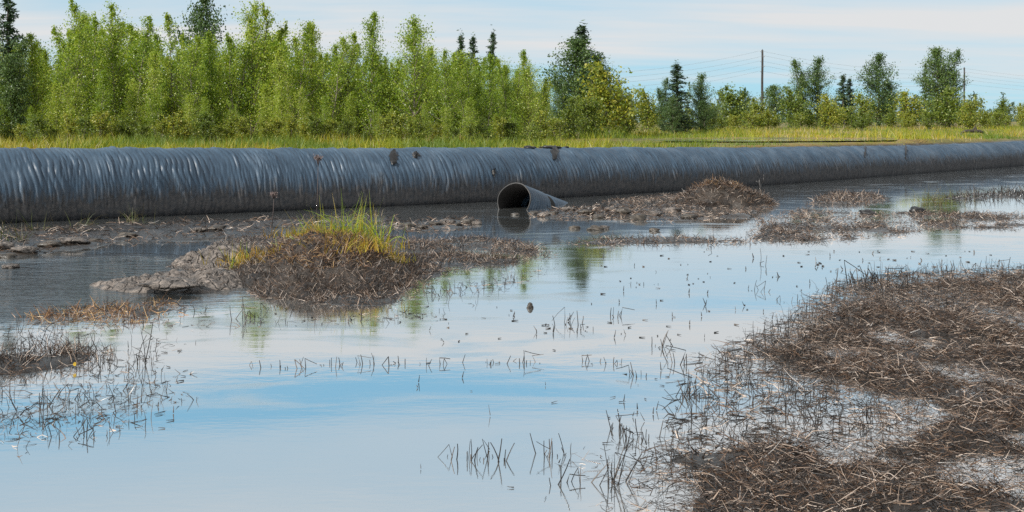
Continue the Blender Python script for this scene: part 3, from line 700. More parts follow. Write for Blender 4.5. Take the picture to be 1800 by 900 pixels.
for a in (
 (845, 808, 13, 130, 36, 'tangle of bent reeds in open water at bottom centre'),
 (815, 806, 5, 60, 45, 'sharply folded reed pair left of the bottom centre tangle'),
 (970, 800, 9, 60, 42, 'upright thin reeds right of the bottom centre tangle'),
 (1000, 850, 6, 60, 60, 'leaning reeds near the bottom edge below the upright thin ones'),
 (1075, 850, 8, 60, 90, 'tall bent reeds just left of the foreground mat at the bottom'),
 (1090, 755, 6, 50, 35, 'folded reeds off the left tip of the foreground mat'),
 (1130, 770, 9, 70, 30, 'dark reeds spreading off the upper left of the foreground mat tip'),
 (1120, 660, 6, 40, 35, 'bent reed triangle left of the standing fringe'),
 (1165, 610, 7, 36, 30, 'small reed bunch in pale water above the bent triangle'),
 (1195, 640, 6, 50, 26, 'low reeds between the small bunch and the mat'),
 (1210, 700, 8, 50, 36, 'reeds at the left end of the fringe pool'),
 (245, 640, 5, 34, 60, 'three tall leaning stalks standing right of the left raft'),
 (180, 650, 4, 30, 26, 'short stalks at the right tip of the left raft'),
 (75, 610, 4, 40, 40, 'dark stalks rising above the left raft'),
 (150, 770, 7, 80, 26, 'fallen dark reeds below the lower left scatter'),
 (70, 715, 4, 50, 45, 'thin stalks standing in the lower left scatter'),
 (245, 690, 3, 40, 20, 'small folded reed at the end of the lower left scatter'),
 (505, 645, 9, 70, 16, 'short reed row at the left end of the mid water line'),
 (585, 642, 6, 40, 18, 'second short reed patch of the mid water line'),
 (640, 640, 5, 40, 18, 'reed patch in the mid water line below the mound'),
 (700, 640, 5, 40, 22, 'reed patch with one tall stalk in the mid water line'),
 (765, 640, 4, 40, 14, 'tiny reed dots right of the tall stalk in the mid water line'),
 (862, 638, 9, 56, 14, 'even row of short reeds in the mid water line'),
 (940, 638, 5, 36, 20, 'two upright stalks in the mid water line'),
 (1050, 638, 9, 90, 14, 'right end of the mid water line of short reeds'),
 (990, 570, 6, 60, 26, 'folded reed loops in pale water right of the floating lump'),
 (1030, 582, 5, 50, 8, 'low scattered reed bits below the folded loops'),
 (1075, 556, 4, 36, 16, 'small stalks right of the folded reed loops'),
 (1130, 499, 6, 50, 6, 'flat dark reed bits floating in blue water'),
 (1225, 490, 3, 50, 9, 'few dark specks of reed in blue water at right centre'),
 (1335, 512, 4, 20, 20, 'single curved dark leaf standing below the thin tall stalk'),
 (1340, 466, 2, 8, 38, 'thin tall lone stalk in the blue water at right'),
 (1390, 530, 5, 70, 10, 'reed specks before the far end of the mat'),
 (1660, 470, 7, 110, 16, 'scattered short stalks before the upper edge of the mat'),
 (1750, 470, 7, 90, 18, 'scattered stalks off the upper right of the mat'),
 (1460, 510, 4, 20, 24, 'two upright stalks at the upper left corner of the mat'),
 (430, 560, 6, 40, 40, 'leaning stalks in the water before the mud spit'),
 (500, 545, 7, 110, 18, 'row of short stalks below the mud spit'),
 (330, 548, 6, 80, 16, 'short stalks right of the narrow russet drift'),
 (760, 515, 6, 60, 16, 'stray stalks at the right foot of the mound skirt'),
 (1245, 440, 3, 10, 12, 'short thick stub of reed below the long thin line'),
):
    reed_clump(*a)
reed_clump(1520, 500, 16, 60, 38, 'dark broad leaved stalks standing at the upper edge of the mat', .25, M_DARKSTEM, wid=.012)
reed_clump(1565, 510, 10, 60, 34, 'second group of dark stalks at the upper edge of the mat', .3, M_DARKSTEM, wid=.011)

# floating lumps
def lump(x, y, s, label, mat=M_CLOD, seed=1, name='peat_lump', zf=.6, group=None, z0=None):
    c = G(x, y); r = s*c[1]/F
    z = max(0.0, hz(c[0], c[1])) if z0 is None else z0
    o = obj(name, lump_mesh(name, mat, seed, r*1.2, r, r*zf, 3, .55), None, (c[0], c[1], z+r*zf*.35)); tag(o, label, 'peat lump', group); return o
lump(932, 541, 5, 'single brown peat lump floating in the pale open water', seed=3, zf=1.3)
CL = ['second from the left between mound and stub mouth', 'large, third from the left of the stub mouth', 'small, between two larger ones left of the stub', 'large, nearest but one left of the stub', 'nearest to the stub mouth on its left', 'beside the mound, low in the row', 'leftmost, against the mound', 'in front of the stub flank, left end', 'right at the stub mouth waterline', 'in front of the stub flank, middle', 'at the tip where the stub sinks', 'right of the stub tip', 'low, right of the stub tip', 'high, between stub tip and reed heap', 'second between stub tip and reed heap', 'third between stub tip and reed heap', 'at the left edge of the reed heap', 'low, alone under the stub tip', 'larger of the pair right of the stub reflection', 'smaller of the pair right of the stub reflection', 'low, below the left of the reed heap', 'inside the stub mouth at the waterline', 'against the foot of the reed heap', 'in front of the reed heap']
BK = [9, 0, 5, 1, 2, 3, 4, 6, 7, 8]
for i, (x, y, s) in enumerate(((764, 396, 9), (786, 393, 13), (805, 397, 7), (822, 392, 12), (838, 394, 8), (742, 402, 8), (716, 398, 10), (955, 381, 9), (938, 376, 7), (972, 378, 8), (1000, 372, 9), (1030, 378, 11), (1052, 383, 9), (1075, 372, 10), (1095, 378, 12), (1120, 386, 14), (1150, 378, 12), (1010, 402, 8), (1046, 404, 12), (1060, 402, 9), (1150, 406, 8), (905, 378, 6), (1180, 372, 12), (1210, 384, 12))):
    lump(x, y, s, 'peat clod in the shallows, '+CL[i], M_MUDL if i % 3 == 1 else M_CLOD, i+5, 'peat_clod', .5, 'peat clods in the shallows around the stub pipe')
for i, (x, y, s) in enumerate(((10, 452, 14), (45, 446, 18), (90, 436, 16), (130, 432, 20), (165, 428, 14), (20, 470, 12), (225, 418, 14), (350, 412, 12), (380, 410, 14), (5, 440, 20))):
    lump(x, y, s, f'mud clod on the left bank below the pipe, {ORD[BK.index(i)]} from the left', M_MUDL if i % 2 else M_CLOD, i+40, 'mud_clod', .4, 'mud clods on the left bank')
lump(1525, 376, 12, 'dark rounded peat hump on the long reed bar, left of two', M_TAR, 71, zf=.45)
lump(1612, 374, 12, 'dark rounded peat hump on the long reed bar, right of two', M_TAR, 74, zf=.5)
lump(470, 472, 24, 'black hollow lump at the left foot of the grassy mound', M_TAR, 77, zf=.5)

rng = np.random.default_rng(8); gs = []
for (x0, x1, y0, y1, n) in ((1050, 1480, 440, 590, 70), (1400, 1790, 440, 480, 50), (720, 1100, 500, 620, 26), (1060, 1260, 560, 860, 60), (420, 800, 545, 570, 24), (900, 1000, 560, 590, 12), (700, 1100, 660, 900, 14), (150, 330, 560, 760, 30)):
    P = np.array([G(rng.uniform(x0, x1), rng.uniform(y0, y1)) for _ in range(n)]); P[:, 2] = .004
    gs.append(stems(P, rng.uniform(0, 6.28, n), np.where(rng.random(n) < .35, rng.uniform(.1, .6, n), 1.5), rng.uniform(.015, .06, n), .0016*P[:, 1]*rng.uniform(.4, 1, n), 0, 2, prism=True, rng=rng, zmin=.003))
o = obj('floating_debris', merge(gs).build('floating_debris', M_DARKSTEM)); tag(o, 'tiny dark specks of reed floating on the open water', 'debris', kind='stuff')

c = G(300, 498, .1); o = obj('mud_lump', lump_mesh('mud_crust', M_MUDL, 93, .30, .14, .05, 3, .5), None, (c[0], c[1], .09)); o.rotation_euler = (.08, .0, .12); tag(o, 'long crusted mud lump along the top of the cracked spit', 'mud lump')

# yellow leaf on the raft, forked twig by the heap
c = G(131, 650); th = np.linspace(0, 2*np.pi, 10, endpoint=False)
g = Geo(); g.add(np.column_stack([.022*np.cos(th), .008*np.sin(th)*np.cos(th), .034*np.sin(th)*(1+.25*np.sin(th))]), np.arange(10)[None]); 
leaf = obj('fallen_leaf', g.build('fallen_leaf', M_YLEAF), None, (c[0], c[1], .035)); leaf.scale = (.5, .5, .45); leaf.rotation_euler = (.35, .3, .2); tag(leaf, 'small yellow leaf caught in the reed raft at the left edge', 'leaf')
c = G(1337, 335); g = Geo()
tube(g, [(0, 0, -.05), (.0, 0, .1), (-.03, 0, .2), (-.02, 0, .3)], [.05, .045, .035, .012], 6); tube(g, [(-.0, 0, .12), (.07, .02, .2), (.09, .02, .34), (.08, 0, .4)], [.035, .03, .02, .008], 6)
tube(g, [(-.01, 0, .16), (-.1, 0, .22), (-.14, .02, .21)], [.025, .02, .008], 6)
tw = obj('forked_stump', g.build('forked_stump', M_TAR), None, (c[0], c[1], 0.02)); tag(tw, 'small black forked stump right of the reed heap', 'stump')

# ------------------------------------------------------------------ living plants near the water
def tuft(x, Y, z, n, spread, L, label, mat=M_GREEN, seed=1, wid=.013, name='sedge_tuft', lean=.32, tl=(0, 1)):
    rng = np.random.default_rng(seed+200)
    b = np.column_stack([rng.normal(0, spread, n), rng.normal(0, spread*.7, n), np.full(n, -.03)])
    g = stems(b, rng.uniform(0, 6.28, n), np.abs(rng.normal(0, lean, n)), rng.uniform(.4, 1.05, n)*L, wid*rng.uniform(.5, 1.2, n), rng.uniform(0, 1.5, n)**1.5, 6, rng=rng, curl=.3, taper=.08, tint=rng.uniform(*tl, n))
    o = empty(name, (at(x, Y), Y, z)); tag(o, label, 'sedge'); obj('blades', g.build(name, mat), o)['kind'] = 'stuff'; return o
def mtop(x, Y): return float(mz(np.array([at(x, Y)-mc[0]]), np.array([Y-mc[1]]))[0])
for i, (x, Y, n, s, L, lab, tl) in enumerate((
    (608, 12.9, 120, .17, .62, 'tallest bright green sedge tuft on the mound crest', (.2, 1)),
    (640, 12.7, 60, .12, .5, 'bright sedge at the right shoulder of the tallest tuft', (.2, 1)),
    (580, 12.6, 60, .14, .36, 'yellow green sedge at the left shoulder of the tallest tuft', (0, .8)),
    (415, 12.9, 60, .06, .36, 'small arching sedge at the left end of the mound', (0, 1)),
    (404, 12.6, 40, .06, .28, 'pale dry sedge beside the small arching one', (0, .3)),
    (522, 12.9, 9, .012, .36, 'slim upright green blades between the two larger tufts', (.7, 1)),
    (492, 12.9, 7, .04, .25, 'few thin leaning green blades on the mound crest', (.4, .9)),
    (680, 12.4, 110, .13, .2, 'low yellow sedge at the right end of the crest', (0, .4)),
    (545, 12.7, 140, .2, .17, 'short yellow sedge on the crest below the blades', (0, .4)),
    (620, 12.2, 240, .24, .22, 'yellowing sedge skirt under the tallest tuft', (0, .35)),
    (560, 13.0, 50, .10, .42, 'loose arching sedge left of the tallest tuft', (.1, .9)),
    (660, 12.9, 50, .10, .44, 'loose arching sedge right of the tallest tuft', (.1, .9)),
    (480, 12.6, 120, .22, .16, 'straw yellow sedge carpet on the left crest', (0, .3)),
    (440, 12.3, 110, .2, .18, 'straw coloured sedge on the left slope of the mound', (0, .25)))):
    tuft(x, Y, mtop(x, Y), n, s, L, lab, M_GREEN, i+1, tl=tl)
for i, (x, y, n, L, lab) in enumerate(((210, 382, 60, .55, 'dim sedge in painted shade green against the left of the pipe'), (232, 388, 40, .4, 'shorter olive sedge right of the dim one by the pipe'), (150, 396, 26, .35, 'thin brown sedge at the foot of the pipe far left'), (20, 430, 30, .5, 'dry sedge at the left edge below the pipe'), (70, 405, 26, .45, 'leaning dry sedge between the left edge and the pipe'))):
    c = G(x, y); tuft(x, c[1], max(0, hz(c[0], c[1])), n, .12, L, lab, M_SHADEG, 30+i, .010, lean=.5)

def umbel(x, yb, ytop, label, seed, r=.055):
    c = G(x, yb); rng = np.random.default_rng(seed); H = zat(ytop, c[1])
    root = empty('umbel_plant', (c[0], c[1], max(0, hz(c[0], c[1]))-.02)); tag(root, label, 'wild flower')
    g = Geo(); top = np.array([.03, 0, H]); tube(g, [(0, 0, 0), (.02, .01, H*.5), top*[1, 1, .86]], [.008, .006, .004], 5, .1)
    h = Geo()
    for k in range(15):
        a = k*2.4; rr = r*math.sqrt((k+.5)/15); e = top+np.array([rr*math.cos(a), rr*math.sin(a), rng.uniform(-.02, .02)])
        tube(g, [top*[1, 1, .86], (top*[1, 1, .93]+e)/2, e], [.003, .0025, .002], 3, .2)
        m = 16; P = e+rng.normal(0, .016, (m, 3)); q = stems(P, rng.uniform(0, 6.3, m), rng.uniform(0, 1.5, m), np.full(m, .02), np.full(m, .012), 0, 1, rng=rng, taper=.7)
        h = merge([h, q])
    obj('stem', g.build('umbel_stem', M_UMBEL), root); obj('flower_head', h.build('umbel_head', M_UMBEL), root)
umbel(556, 392, 278, 'tall dry pinkish umbel standing before the pipe above the mound', 1)
umbel(478, 398, 341, 'shorter dry umbel in shade left of the tall one', 2, .05)
# wispy plant in the water at right
c = G(1655, 360); rng = np.random.default_rng(5); n = 60
b = np.column_stack([rng.normal(0, .28, n), rng.normal(0, .15, n), np.full(n, -.05)])
g = stems(b, rng.uniform(0, 6.3, n), np.abs(rng.normal(0, .3, n)), rng.uniform(.2, .62, n), np.full(n, .012), rng.uniform(0, .9, n), 5, rng=rng, taper=.2)
wp = obj('marsh_plant', g.build('marsh_plant', M_SHADEG), None, (c[0], c[1], 0)); tag(wp, 'wispy olive marsh plant standing in bright water near the right edge', 'plant')

# ------------------------------------------------------------------ trees
def leaf_quads(g, P, size, rng, tint, aspect=.7, droop=.35):
    n = len(P); d = rng.normal(size=(n, 3)); d[:, 2] -= droop; d /= np.linalg.norm(d, axis=1, keepdims=True)
    u = np.cross(d, rng.normal(size=(n, 3))); u /= np.linalg.norm(u, axis=1, keepdims=True)+1e-9
    s = size*rng.uniform(.6, 1.3, n)[:, None]
    V = np.stack([P, P+d*s*.5+u*s*.5*aspect, P+d*s, P+d*s*.5-u*s*.5*aspect], 1)
    g.add(V.reshape(-1, 3), np.arange(n*4).reshape(-1, 4), np.repeat(tint, 4))
def broadleaf(seed, H, W, nb, nleaf, lsize, prof, low=.08, up=.75, leafmat=M_BIRCH, bark=M_BARK, tops=1, clump=.10, name='birch', droop=.35):
    rng = np.random.default_rng(seed); t = Geo(); lv = Geo(); pts = []
    for k in range(tops):
        a0 = rng.uniform(0, 6.28); lean = (.04 if tops == 1 else .16)*H
        hh = H*(1 if k == 0 else rng.uniform(.72, .95))
        zz_ = np.linspace(0, 1, 9); ox = np.cos(a0)*lean*zz_**1.4+rng.normal(0, .012*H, 9)*zz_; oy = np.sin(a0)*lean*zz_**1.4+rng.normal(0, .012*H, 9)*zz_
        tr = np.column_stack([ox, oy, zz_*hh]); tube(t, tr, H*(.0085*(1-zz_)+.0012), 6)
        for b in range(nb//tops):
            f = low+(1-low)*rng.random()**.9*.985
            p0 = np.array([np.interp(f, zz_, tr[:, i]) for i in range(3)])
            L = W*prof(f)*rng.uniform(.45, 1.15)
            if tops > 1: L *= .8
            a = rng.uniform(0, 6.28); upv = up*rng.uniform(.5, 1.4)+.6*f*f
            d = np.array([math.cos(a), math.sin(a), upv]); d /= np.linalg.norm(d)
            e = p0+d*L; mid = (p0+e)/2+np.array([0, 0, -.06*L]); e = e+np.array([0, 0, -.05*L])
            tube(t, [p0, mid, e], [.004*H*(1-f)+.006, .003*H*(1-f)+.004, .003], 3, cap=False)
            m = int(nleaf/nb*rng.uniform(.5, 1.5)*(.35+L/W))
            u = rng.beta(1.6, 1.0, m)[:, None]
            pts.append(p0*(1-u)**2+2*mid*u*(1-u)+e*u*u + rng.normal(0, 1, (m, 3))*(clump*(.4+u)*min(1, L*1.4))*np.array([1, 1, .8]))
        m = int(nleaf*.02); pts.append(tr[-1]+rng.normal(0, 1, (m, 3))*np.array([.05, .05, .22])*H*.12 - np.array([0, 0, .03*H]))
    P = np.concatenate(pts); P[:, 2] = np.maximum(P[:, 2], .05)
    leaf_quads(lv, P, lsize, rng, rng.random(len(P))*.8+.1, droop=droop)
    return t.build(name+'_trunk', bark), lv.build(name+'_crown', leafmat), H
def conifer(seed, H, W, leafmat=M_CONIF, ls=.10, dens=1.0, name='spruce', gap=0.0):
    rng = np.random.default_rng(seed); t = Geo(); lv = Geo()
    zz_ = np.linspace(0, 1, 8); tr = np.column_stack([rng.normal(0, .006*H, 8)*zz_, rng.normal(0, .006*H, 8)*zz_, zz_*H]); tube(t, tr, H*(.011*(1-zz_)+.0012), 6)
    pts = []; nb = int(95*dens)
    for b in range(nb):
        f = .06+.92*(b+rng.random())/nb
        L = W*(1-f)**.85*rng.uniform(.55, 1.15)*(1-gap*(rng.random() < .4))+.05
        a = rng.uniform(0, 6.28); d = np.array([math.cos(a), math.sin(a), -.15+.75*f*f])
        p0 = np.array([0, 0, f*H]); e = p0+d*L
        tube(t, [p0, (p0+e)/2+[0, 0, .03*L], e], [.02, .014, .005], 3, cap=False)
        m = int((18+85*L/W)*dens); u = rng.beta(1.3, 1, m)[:, None]
        pts.append(p0*(1-u)+e*u+rng.normal(0, 1, (m, 3))*np.array([.10, .10, .06])*(.35+L*.6))
    pts.append(np.array([0, 0, H*.97])+rng.normal(0, 1, (60, 3))*np.array([.04, .04, .25]))
    P = np.concatenate(pts); leaf_quads(lv, P, ls*1.8, rng, rng.random(len(P)), .35, .2)
    return t.build(name+'_trunk', M_BARKD), lv.build(name+'_crown', leafmat), H

pb = lambda f: (1-f)**.55*(.6+.5*min(1, f*3.5))+.05
psh = lambda f: math.sqrt(max(0, 1-(f*.95)**2))
pround = lambda f: (1-f)**.62*(.62+.75*min(1, f*4))+.04
BIRCH = [broadleaf(100+i, 5.0, 1.2+.25*(i % 3), 86, 8000, .072, pb, .05, 1.25, tops=1+(i % 2), clump=.15) for i in range(9)]
SHRUB = [broadleaf(150+i, 1.2, .75, 40, 2600, .062, psh, .02, .9, M_SHRUB, tops=3, clump=.10, name='shrub') for i in range(4)]
ROUND = [broadleaf(170+i, 6.5, 2.5, 110, 9500, .13, pround, .03, .75, M_DKLEAF, M_BARKD, tops=1+i % 2, clump=.17, name='aspen') for i in range(4)]
BUSH = [broadleaf(190+i, 2.6, 1.5, 60, 3800, .12, psh, .03, .8, M_SHRUB, tops=3, clump=.18, name='willow') for i in range(3)]
SPRUCE = [conifer(210+i, 8.0, 1.15+.2*(i % 2), dens=1.0, ls=.10, gap=.3) for i in range(4)]

def tree(kind, i, x, ytop, Y, label, cat, name, group=None, wf=1.0, rot=None, zb=None):
    tm, cm, H = kind[i % len(kind)]; X = at(x, Y)
    z0 = hz(X, Y)-.04 if zb is None else zb
    s = max(.12, (zat(ytop, Y)-z0)/H)
    r = empty(name, (X, Y, z0)); r.rotation_euler = (0, 0, random.uniform(0, 6.28) if rot is None else rot); r.scale = (s*wf*random.uniform(.9, 1.1), s*wf*random.uniform(.9, 1.1), s)
    obj('trunk', tm, r); obj('crown', cm, r); tag(r, label, cat, group); return r

# front row of birches, left to right, each with its own place in the row
front = [(62, 62, 41), (98, 70, 42), (135, 30, 41), (160, 2, 43), (203, 12, 42), (238, 34, 41), (272, 92, 40), (303, 30, 43), (335, 68, 40), (372, 60, 42), (412, 64, 41), (441, 8, 42), (466, 12, 43), (492, 88, 40), (521, 38, 42), (552, 44, 43), (580, 70, 41), (610, 62, 43), (652, 26, 41), (690, 102, 42), (728, 36, 41), (750, 42, 43), (785, 92, 41), (822, 104, 42), (858, 98, 42), (900, 90, 42), (930, 104, 42), (955, 140, 43)]
for k, (x, yt, Y) in enumerate(front):
    size = 'tall' if yt < 40 else ('short' if yt > 85 else 'mid-sized')
    tree(BIRCH, k, x, yt, Y+random.uniform(-.6, .6), f'{size} green birch, {ORD[k]} from the left in the front row behind the pipe', 'birch', 'birch_tree', 'front birches of the thicket', wf=1.0 if yt > 30 else .92)
sky_x = [-120, 0, 60, 100, 150, 250, 300, 400, 480, 560, 620, 700, 760, 850, 940, 965]; sky_y = [30, 60, 95, 80, 40, 60, 92, 84, 66, 80, 92, 104, 92, 112, 124, 150]
k = 0
for row, (Y0, drop, step) in enumerate(((45.5, 6, 25), (49.0, -6, 28), (53, -10, 34), (38.5, 74, 44))):
    x = -60+row*9; j = 0
    while x < 965-row*4:
        tree(BIRCH, k*3+row, x+random.uniform(-7, 7), float(np.interp(x, sky_x, sky_y))+drop+random.uniform(-8, 26), Y0+random.uniform(-1, 1), f'green birch, {ORD[j]} from the left in the {["second", "third", "rearmost"][row]} row of the thicket' if row < 3 else f'low young birch at the foot of the thicket, {ORD[j]} from the left', 'birch', 'birch_tree', 'crowded birches of the thicket' if row < 3 else 'young birches at the foot of the thicket', wf=random.uniform(.95, 1.35))
        x += step*random.uniform(.8, 1.2); k += 1; j += 1
# low scrub along the foot of the thicket
for k, x in enumerate(range(-60, 1000, 26)):
    Y = random.uniform(35.8, 38.0); tree(SHRUB, k, x+random.uniform(-9, 9), random.uniform(196, 226), Y, f'low yellow-green scrub bush at the thicket foot, {ORD[k]} from the left', 'shrub', 'scrub_bush', 'scrub along the foot of the thicket', wf=1.15)
# dark conifers on the left and behind the birches
tree(SPRUCE, 0, 14, -22, 40, 'dark bushy conifer at the left edge of the picture', 'conifer', 'spruce_tree', wf=1.35)
tree(ROUND, 1, 22, 70, 39, 'dark leafy tree under the conifer at the left edge', 'tree', 'dark_tree', wf=.75)
for k, (x, yt, Y, lab) in enumerate(((810, 62, 78, 'left of two slim spruce spires above the right of the thicket'), (832, 64, 78, 'right of two slim spruce spires above the right of the thicket'), (867, 56, 80, 'lone slim spire right of the two spruce spires'))):
    tree(SPRUCE, k, x, yt, Y, lab, 'conifer', 'spruce_tree', 'conifers behind the thicket', wf=1.3)
tree(ROUND, 2, 362, -8, 66, 'dark bluish tree rising above the birches left of the sky gap', 'tree', 'dark_tree', wf=.75)
# the open right half
tree(SPRUCE, 1, 1024, 44, 62, 'large dark conifer standing alone right of the thicket', 'conifer', 'spruce_tree', wf=2.0)
tree(ROUND, 0, 1010, 72, 60, 'dark leafy tree merged with the large lone conifer', 'tree', 'dark_tree', wf=1.15)
tree(ROUND, 2, 1055, 100, 61, 'right hand dark leafy tree below the large conifer', 'tree', 'dark_tree', wf=1.1)
tree(ROUND, 3, 985, 132, 58, 'low dark leafy tree between the thicket and the large conifer', 'tree', 'dark_tree', wf=1.0)
for k, (kind, x, yt, Y, lab, nm, wf) in enumerate((
    (BUSH, 1072, 132, 52, 'yellow-green willow bush in front of the large conifer', 'willow_bush', 1.0),
    (BUSH, 1035, 172, 50, 'yellowing willow bush below the large conifer', 'willow_bush', 1.0),
    (BUSH, 1100, 168, 54, 'low yellow willow right of the taller yellow-green one', 'willow_bush', 1.0),
    (BUSH, 1000, 185, 48, 'green willow at the right foot of the birch thicket', 'willow_bush', .9),
    (SPRUCE, 1190, 112, 74, 'dark conifer, taller of the pair left of the first pole', 'spruce_tree', 2.5),
    (ROUND, 1168, 140, 75, 'dark leafy tree crowding the left of the taller conifer', 'dark_tree', .75),
    (ROUND, 1231, 134, 76, 'dark pointed tree, right of the pair left of the first pole', 'dark_tree', .8),
    (ROUND, 1182, 168, 72, 'dark bush at the foot of the conifer pair', 'dark_bush', 1.2),
    (ROUND, 1238, 178, 74, 'dark round bush below the right conifer of the pair', 'dark_bush', 1.3),
    (BUSH, 1140, 172, 84, 'pale bush between the yellow willows and the conifer pair', 'willow_bush', 1.0),
    (BUSH, 1285, 160, 98, 'rounded green bush left of the first pole', 'willow_bush', 1.1),
    (ROUND, 1308, 156, 104, 'dark green bush just left of the first pole', 'dark_bush', 1.5),
    (ROUND, 1362, 152, 108, 'dark green bush just right of the first pole', 'dark_bush', 1.5),
    (ROUND, 1410, 108, 104, 'left top of the twin topped tree between the poles', 'dark_tree', .85),
    (ROUND, 1436, 106, 105, 'right top of the twin topped tree between the poles', 'dark_tree', .85),
    (BUSH, 1400, 168, 92, 'green bush in front of the twin topped tree', 'willow_bush', 1.0),
    (SPRUCE, 1482, 132, 118, 'small pale conifer between the twin tree and the dark round tree', 'spruce_tree', 2.1),
    (SPRUCE, 1494, 138, 119, 'shorter companion of the small pale conifer', 'spruce_tree', 2.0),
    (ROUND, 1544, 100, 106, 'dense dark rounded tree in the middle between the poles', 'dark_tree', 1.1),
    (ROUND, 1562, 138, 108, 'dark leafy shoulder at the right of the dense rounded tree', 'dark_tree', 1.0),
    (ROUND, 1648, 88, 108, 'tall dark tree just left of the second pole', 'dark_tree', .9),
    (ROUND, 1668, 92, 109, 'right half of the tall dark tree touching the second pole', 'dark_tree', .95),
    (SPRUCE, 1627, 112, 112, 'slim dark conifer left of the tall dark tree', 'spruce_tree', 1.2),
    (BUSH, 1600, 172, 95, 'broad green bush left of the tall dark tree', 'willow_bush', 1.2),
    (BUSH, 1660, 168, 92, 'light green bush in front of the tall dark tree', 'willow_bush', 1.2),
    (BUSH, 1705, 178, 88, 'yellow-green bush in front of the second pole', 'willow_bush', 1.0),
    (BUSH, 1520, 176, 94, 'yellow-green bush below the dense dark tree', 'willow_bush', 1.1),
    (BUSH, 1463, 180, 90, 'low olive bush right of the twin topped tree', 'willow_bush', 1.1),
    (BUSH, 1330, 182, 94, 'low green bush at the foot of the first pole', 'willow_bush', 1.1),
    (BUSH, 1250, 192, 84, 'orange tinged bush right of the conifer pair', 'willow_bush', .8),
    (BUSH, 1755, 188, 96, 'low green bush right of the second pole', 'willow_bush', 1.0),
    (BUSH, 1800, 190, 100, 'low bush at the right edge of the meadow', 'willow_bush', 1.0))):
    tree(kind, k, x, yt-(8 if kind is BUSH else 0), Y, lab, 'bush' if 'bush' in nm else ('conifer' if 'spruce' in nm else 'tree'), nm, wf=wf)
for k in range(44):
    x = 1000+k*19+random.uniform(-12, 12); Y = random.uniform(82, 112)
    tree(SHRUB, k, x, zat(0, 1)*0+random.uniform(186, 207), Y, f'low scrub bush in the open meadow, {ORD[k]} from the large lone conifer', 'shrub', 'scrub_bush', 'scrub in the open meadow', wf=1.3)

# far wood, one mass along the horizon
rng = np.random.default_rng(77); lv = Geo(); P = []
for i in range(520):
    Y = rng.uniform(190, 330); X = rng.uniform(-.62, .62)*Y*1.05; z0 = float(far_h(np.array([X]), np.array([Y]))[0]); Hh = rng.uniform(2.5, 6.0)*(1.25 if rng.random() < .2 else 1)
    m = 150; f = rng.random(m)**1.2; a = rng.uniform(0, 6.28, m); r = rng.random(m)**.5*(1-f)*Hh*.26+.05
    P.append(np.column_stack([X+r*np.cos(a), Y+r*np.sin(a), z0+f*Hh]))
P = np.concatenate(P); leaf_quads(lv, P, .55, rng, np.repeat(rng.random(520), 150)*.7+rng.random(len(P))*.3, .5, .3)
fw = obj('far_wood', lv.build('far_wood', M_FAR)); tag(fw, 'distant low wood along the horizon', 'wood', kind='stuff')

# meadow grass behind the pipe
rng = np.random.default_rng(31); n = 150000
Y = 24+ (rng.random(n)**1.5)*76; X = (rng.uniform(-.52, .56, n))*Y
s_ = side(X, Y); k = (s_ > .9) & (sdpoly(POOL, X, Y) < -.15); X, Y = X[k], Y[k]; n = len(X); Z = height(X, Y)
sp_ = sdpoly(POOL, X, Y); low_ = np.where(np.hypot(X, Y) < 47, 1-.85*sst(9, 2, -sp_), 1+.7*sst(6, 1, -sp_))
pn = fbm(X*.22, Y*.22, 3); tall = .10+.26*sst(.35, .65, fbm(X*.5+4, Y*.5, 3))
g = stems(np.column_stack([X, Y, Z-.02]), rng.uniform(0, 6.28, n), np.abs(rng.normal(0, .28, n)), tall*low_*rng.uniform(.5, 1.3, n), .014*(.6+Y/45)*rng.uniform(.6, 1.4, n), rng.uniform(0, .9, n), 2, rng=rng, taper=.15, tint=np.clip((pn-.5)*3.4+.36+rng.normal(0, .18, n)-.12*(X < 3)+(rng.random(n) < .02)*.6, 0, 1))
mg = obj('meadow_grass', g.build('meadow_grass', M_MEADOW)); tag(mg, 'yellow-green meadow grass growing behind the pipe', 'grass', kind='stuff')

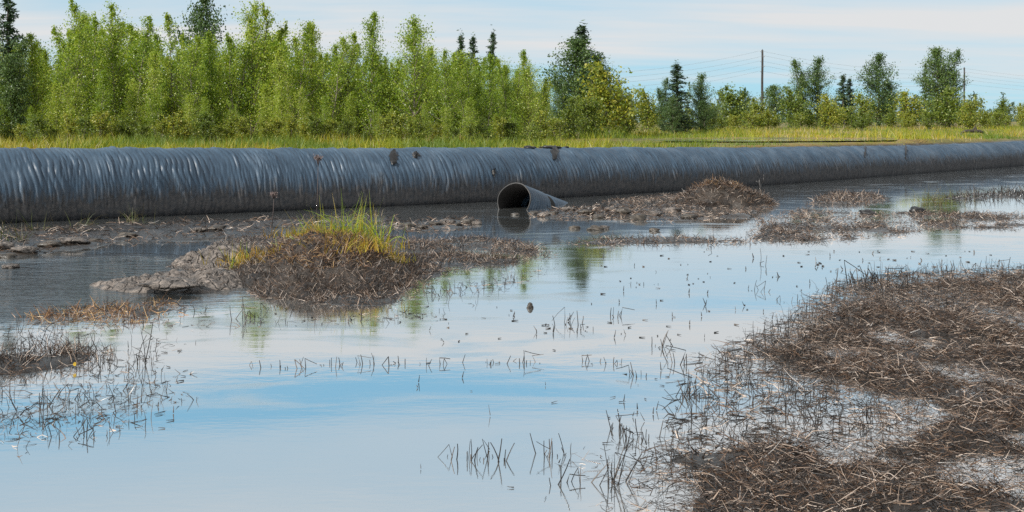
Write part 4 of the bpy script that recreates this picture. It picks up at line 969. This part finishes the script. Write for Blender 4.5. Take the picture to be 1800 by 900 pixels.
# ------------------------------------------------------------------ power poles, wires, old log
def pole(x, Y, ytop, label):
    X = at(x, Y); z0 = hz(X, Y); H = zat(ytop, Y)-z0
    r = empty('power_pole', (X, Y, z0)); tag(r, label, 'pole', 'power poles')
    g = Geo(); zz_ = np.linspace(-.3, H, 9); tube(g, np.column_stack([0*zz_+.02*np.sin(zz_), 0*zz_, zz_]), .17-.05*zz_/H, 8); obj('shaft', g.build('pole_shaft', M_POLE), r)
    g = Geo(); tube(g, [(0, 0, H), (0, 0, H+.14)], [.04, .02], 6); obj('cap', g.build('pole_cap', M_POLE), r)
    tops = []
    for j in range(5):
        h = H-.25-j*.62; sgn = 1 if j % 2 else -1
        b = Geo(); tube(b, [(0, 0, h), (sgn*.18, -.05, h), (sgn*.24, -.05, h+.12)], .016, 5); ar = obj('bracket', b.build('bracket', M_POLE), r)
        b = Geo(); tube(b, [(sgn*.24, -.05, h+.08), (sgn*.24, -.05, h+.13), (sgn*.24, -.05, h+.2)], [.05, .06, .03], 6); obj('insulator', b.build('insulator', M_INS), ar)
        tops.append(np.array([X+sgn*.24, Y-.05, z0+h+.17]))
    return tops
t1 = pole(1340, 140, 88, 'first power pole, tall and bare, left of the twin topped tree')
t2 = pole(1695, 186, 119, 'second power pole, right of the tall dark tree')
for j in range(5):
    A = np.array([at(800, 100), 100, zat(132+j*9, 100)]); D = np.array([at(2100, 245), 245, t2[j][2]+.2])
    pts = []
    for p, q in ((A, t1[j]), (t1[j], t2[j]), (t2[j], D)):
        for u in np.linspace(0, 1, 14, endpoint=False): pts.append(p*(1-u)+q*u-np.array([0, 0, 4*1.1*u*(1-u)]))
    g = Geo(); tube(g, pts, .010, 4)
    o = obj('power_wire', g.build('power_wire', M_WIRE)); tag(o, f'{["highest", "second highest", "middle", "second lowest", "lowest"][j]} of the five sagging wires strung between the poles', 'wire', 'power wires')

Y = 62; X = at(1710, Y); z0 = hz(X, Y)
r = empty('fallen_log', (X, Y, z0)); tag(r, 'dark fallen log on branch stubs in the meadow near the right edge', 'log')
g = Geo(); tube(g, [(-.62, 0, .22), (-.4, 0, .30), (0, .02, .31), (.4, 0, .29), (.62, -.02, .2)], [.05, .085, .09, .085, .06], 8); obj('log_body', g.build('log_body', M_LOG, True), r)
for sx in (-1, 1):
    g = Geo(); tube(g, [(sx*.55, 0, .26), (sx*.68, -.03, .1), (sx*.72, -.05, -.06)], [.05, .045, .035], 6); obj('branch_stub', g.build('branch_stub', M_LOG), r)
g = Geo(); tube(g, [(.0, .05, .28), (.12, .05, .48), (.2, .06, .66)], [.06, .045, .015], 6); tube(g, [(.25, .05, .3), (.17, .05, .5)], [.05, .02], 6); obj('broken_branch', g.build('broken_branch', M_LOG), r)
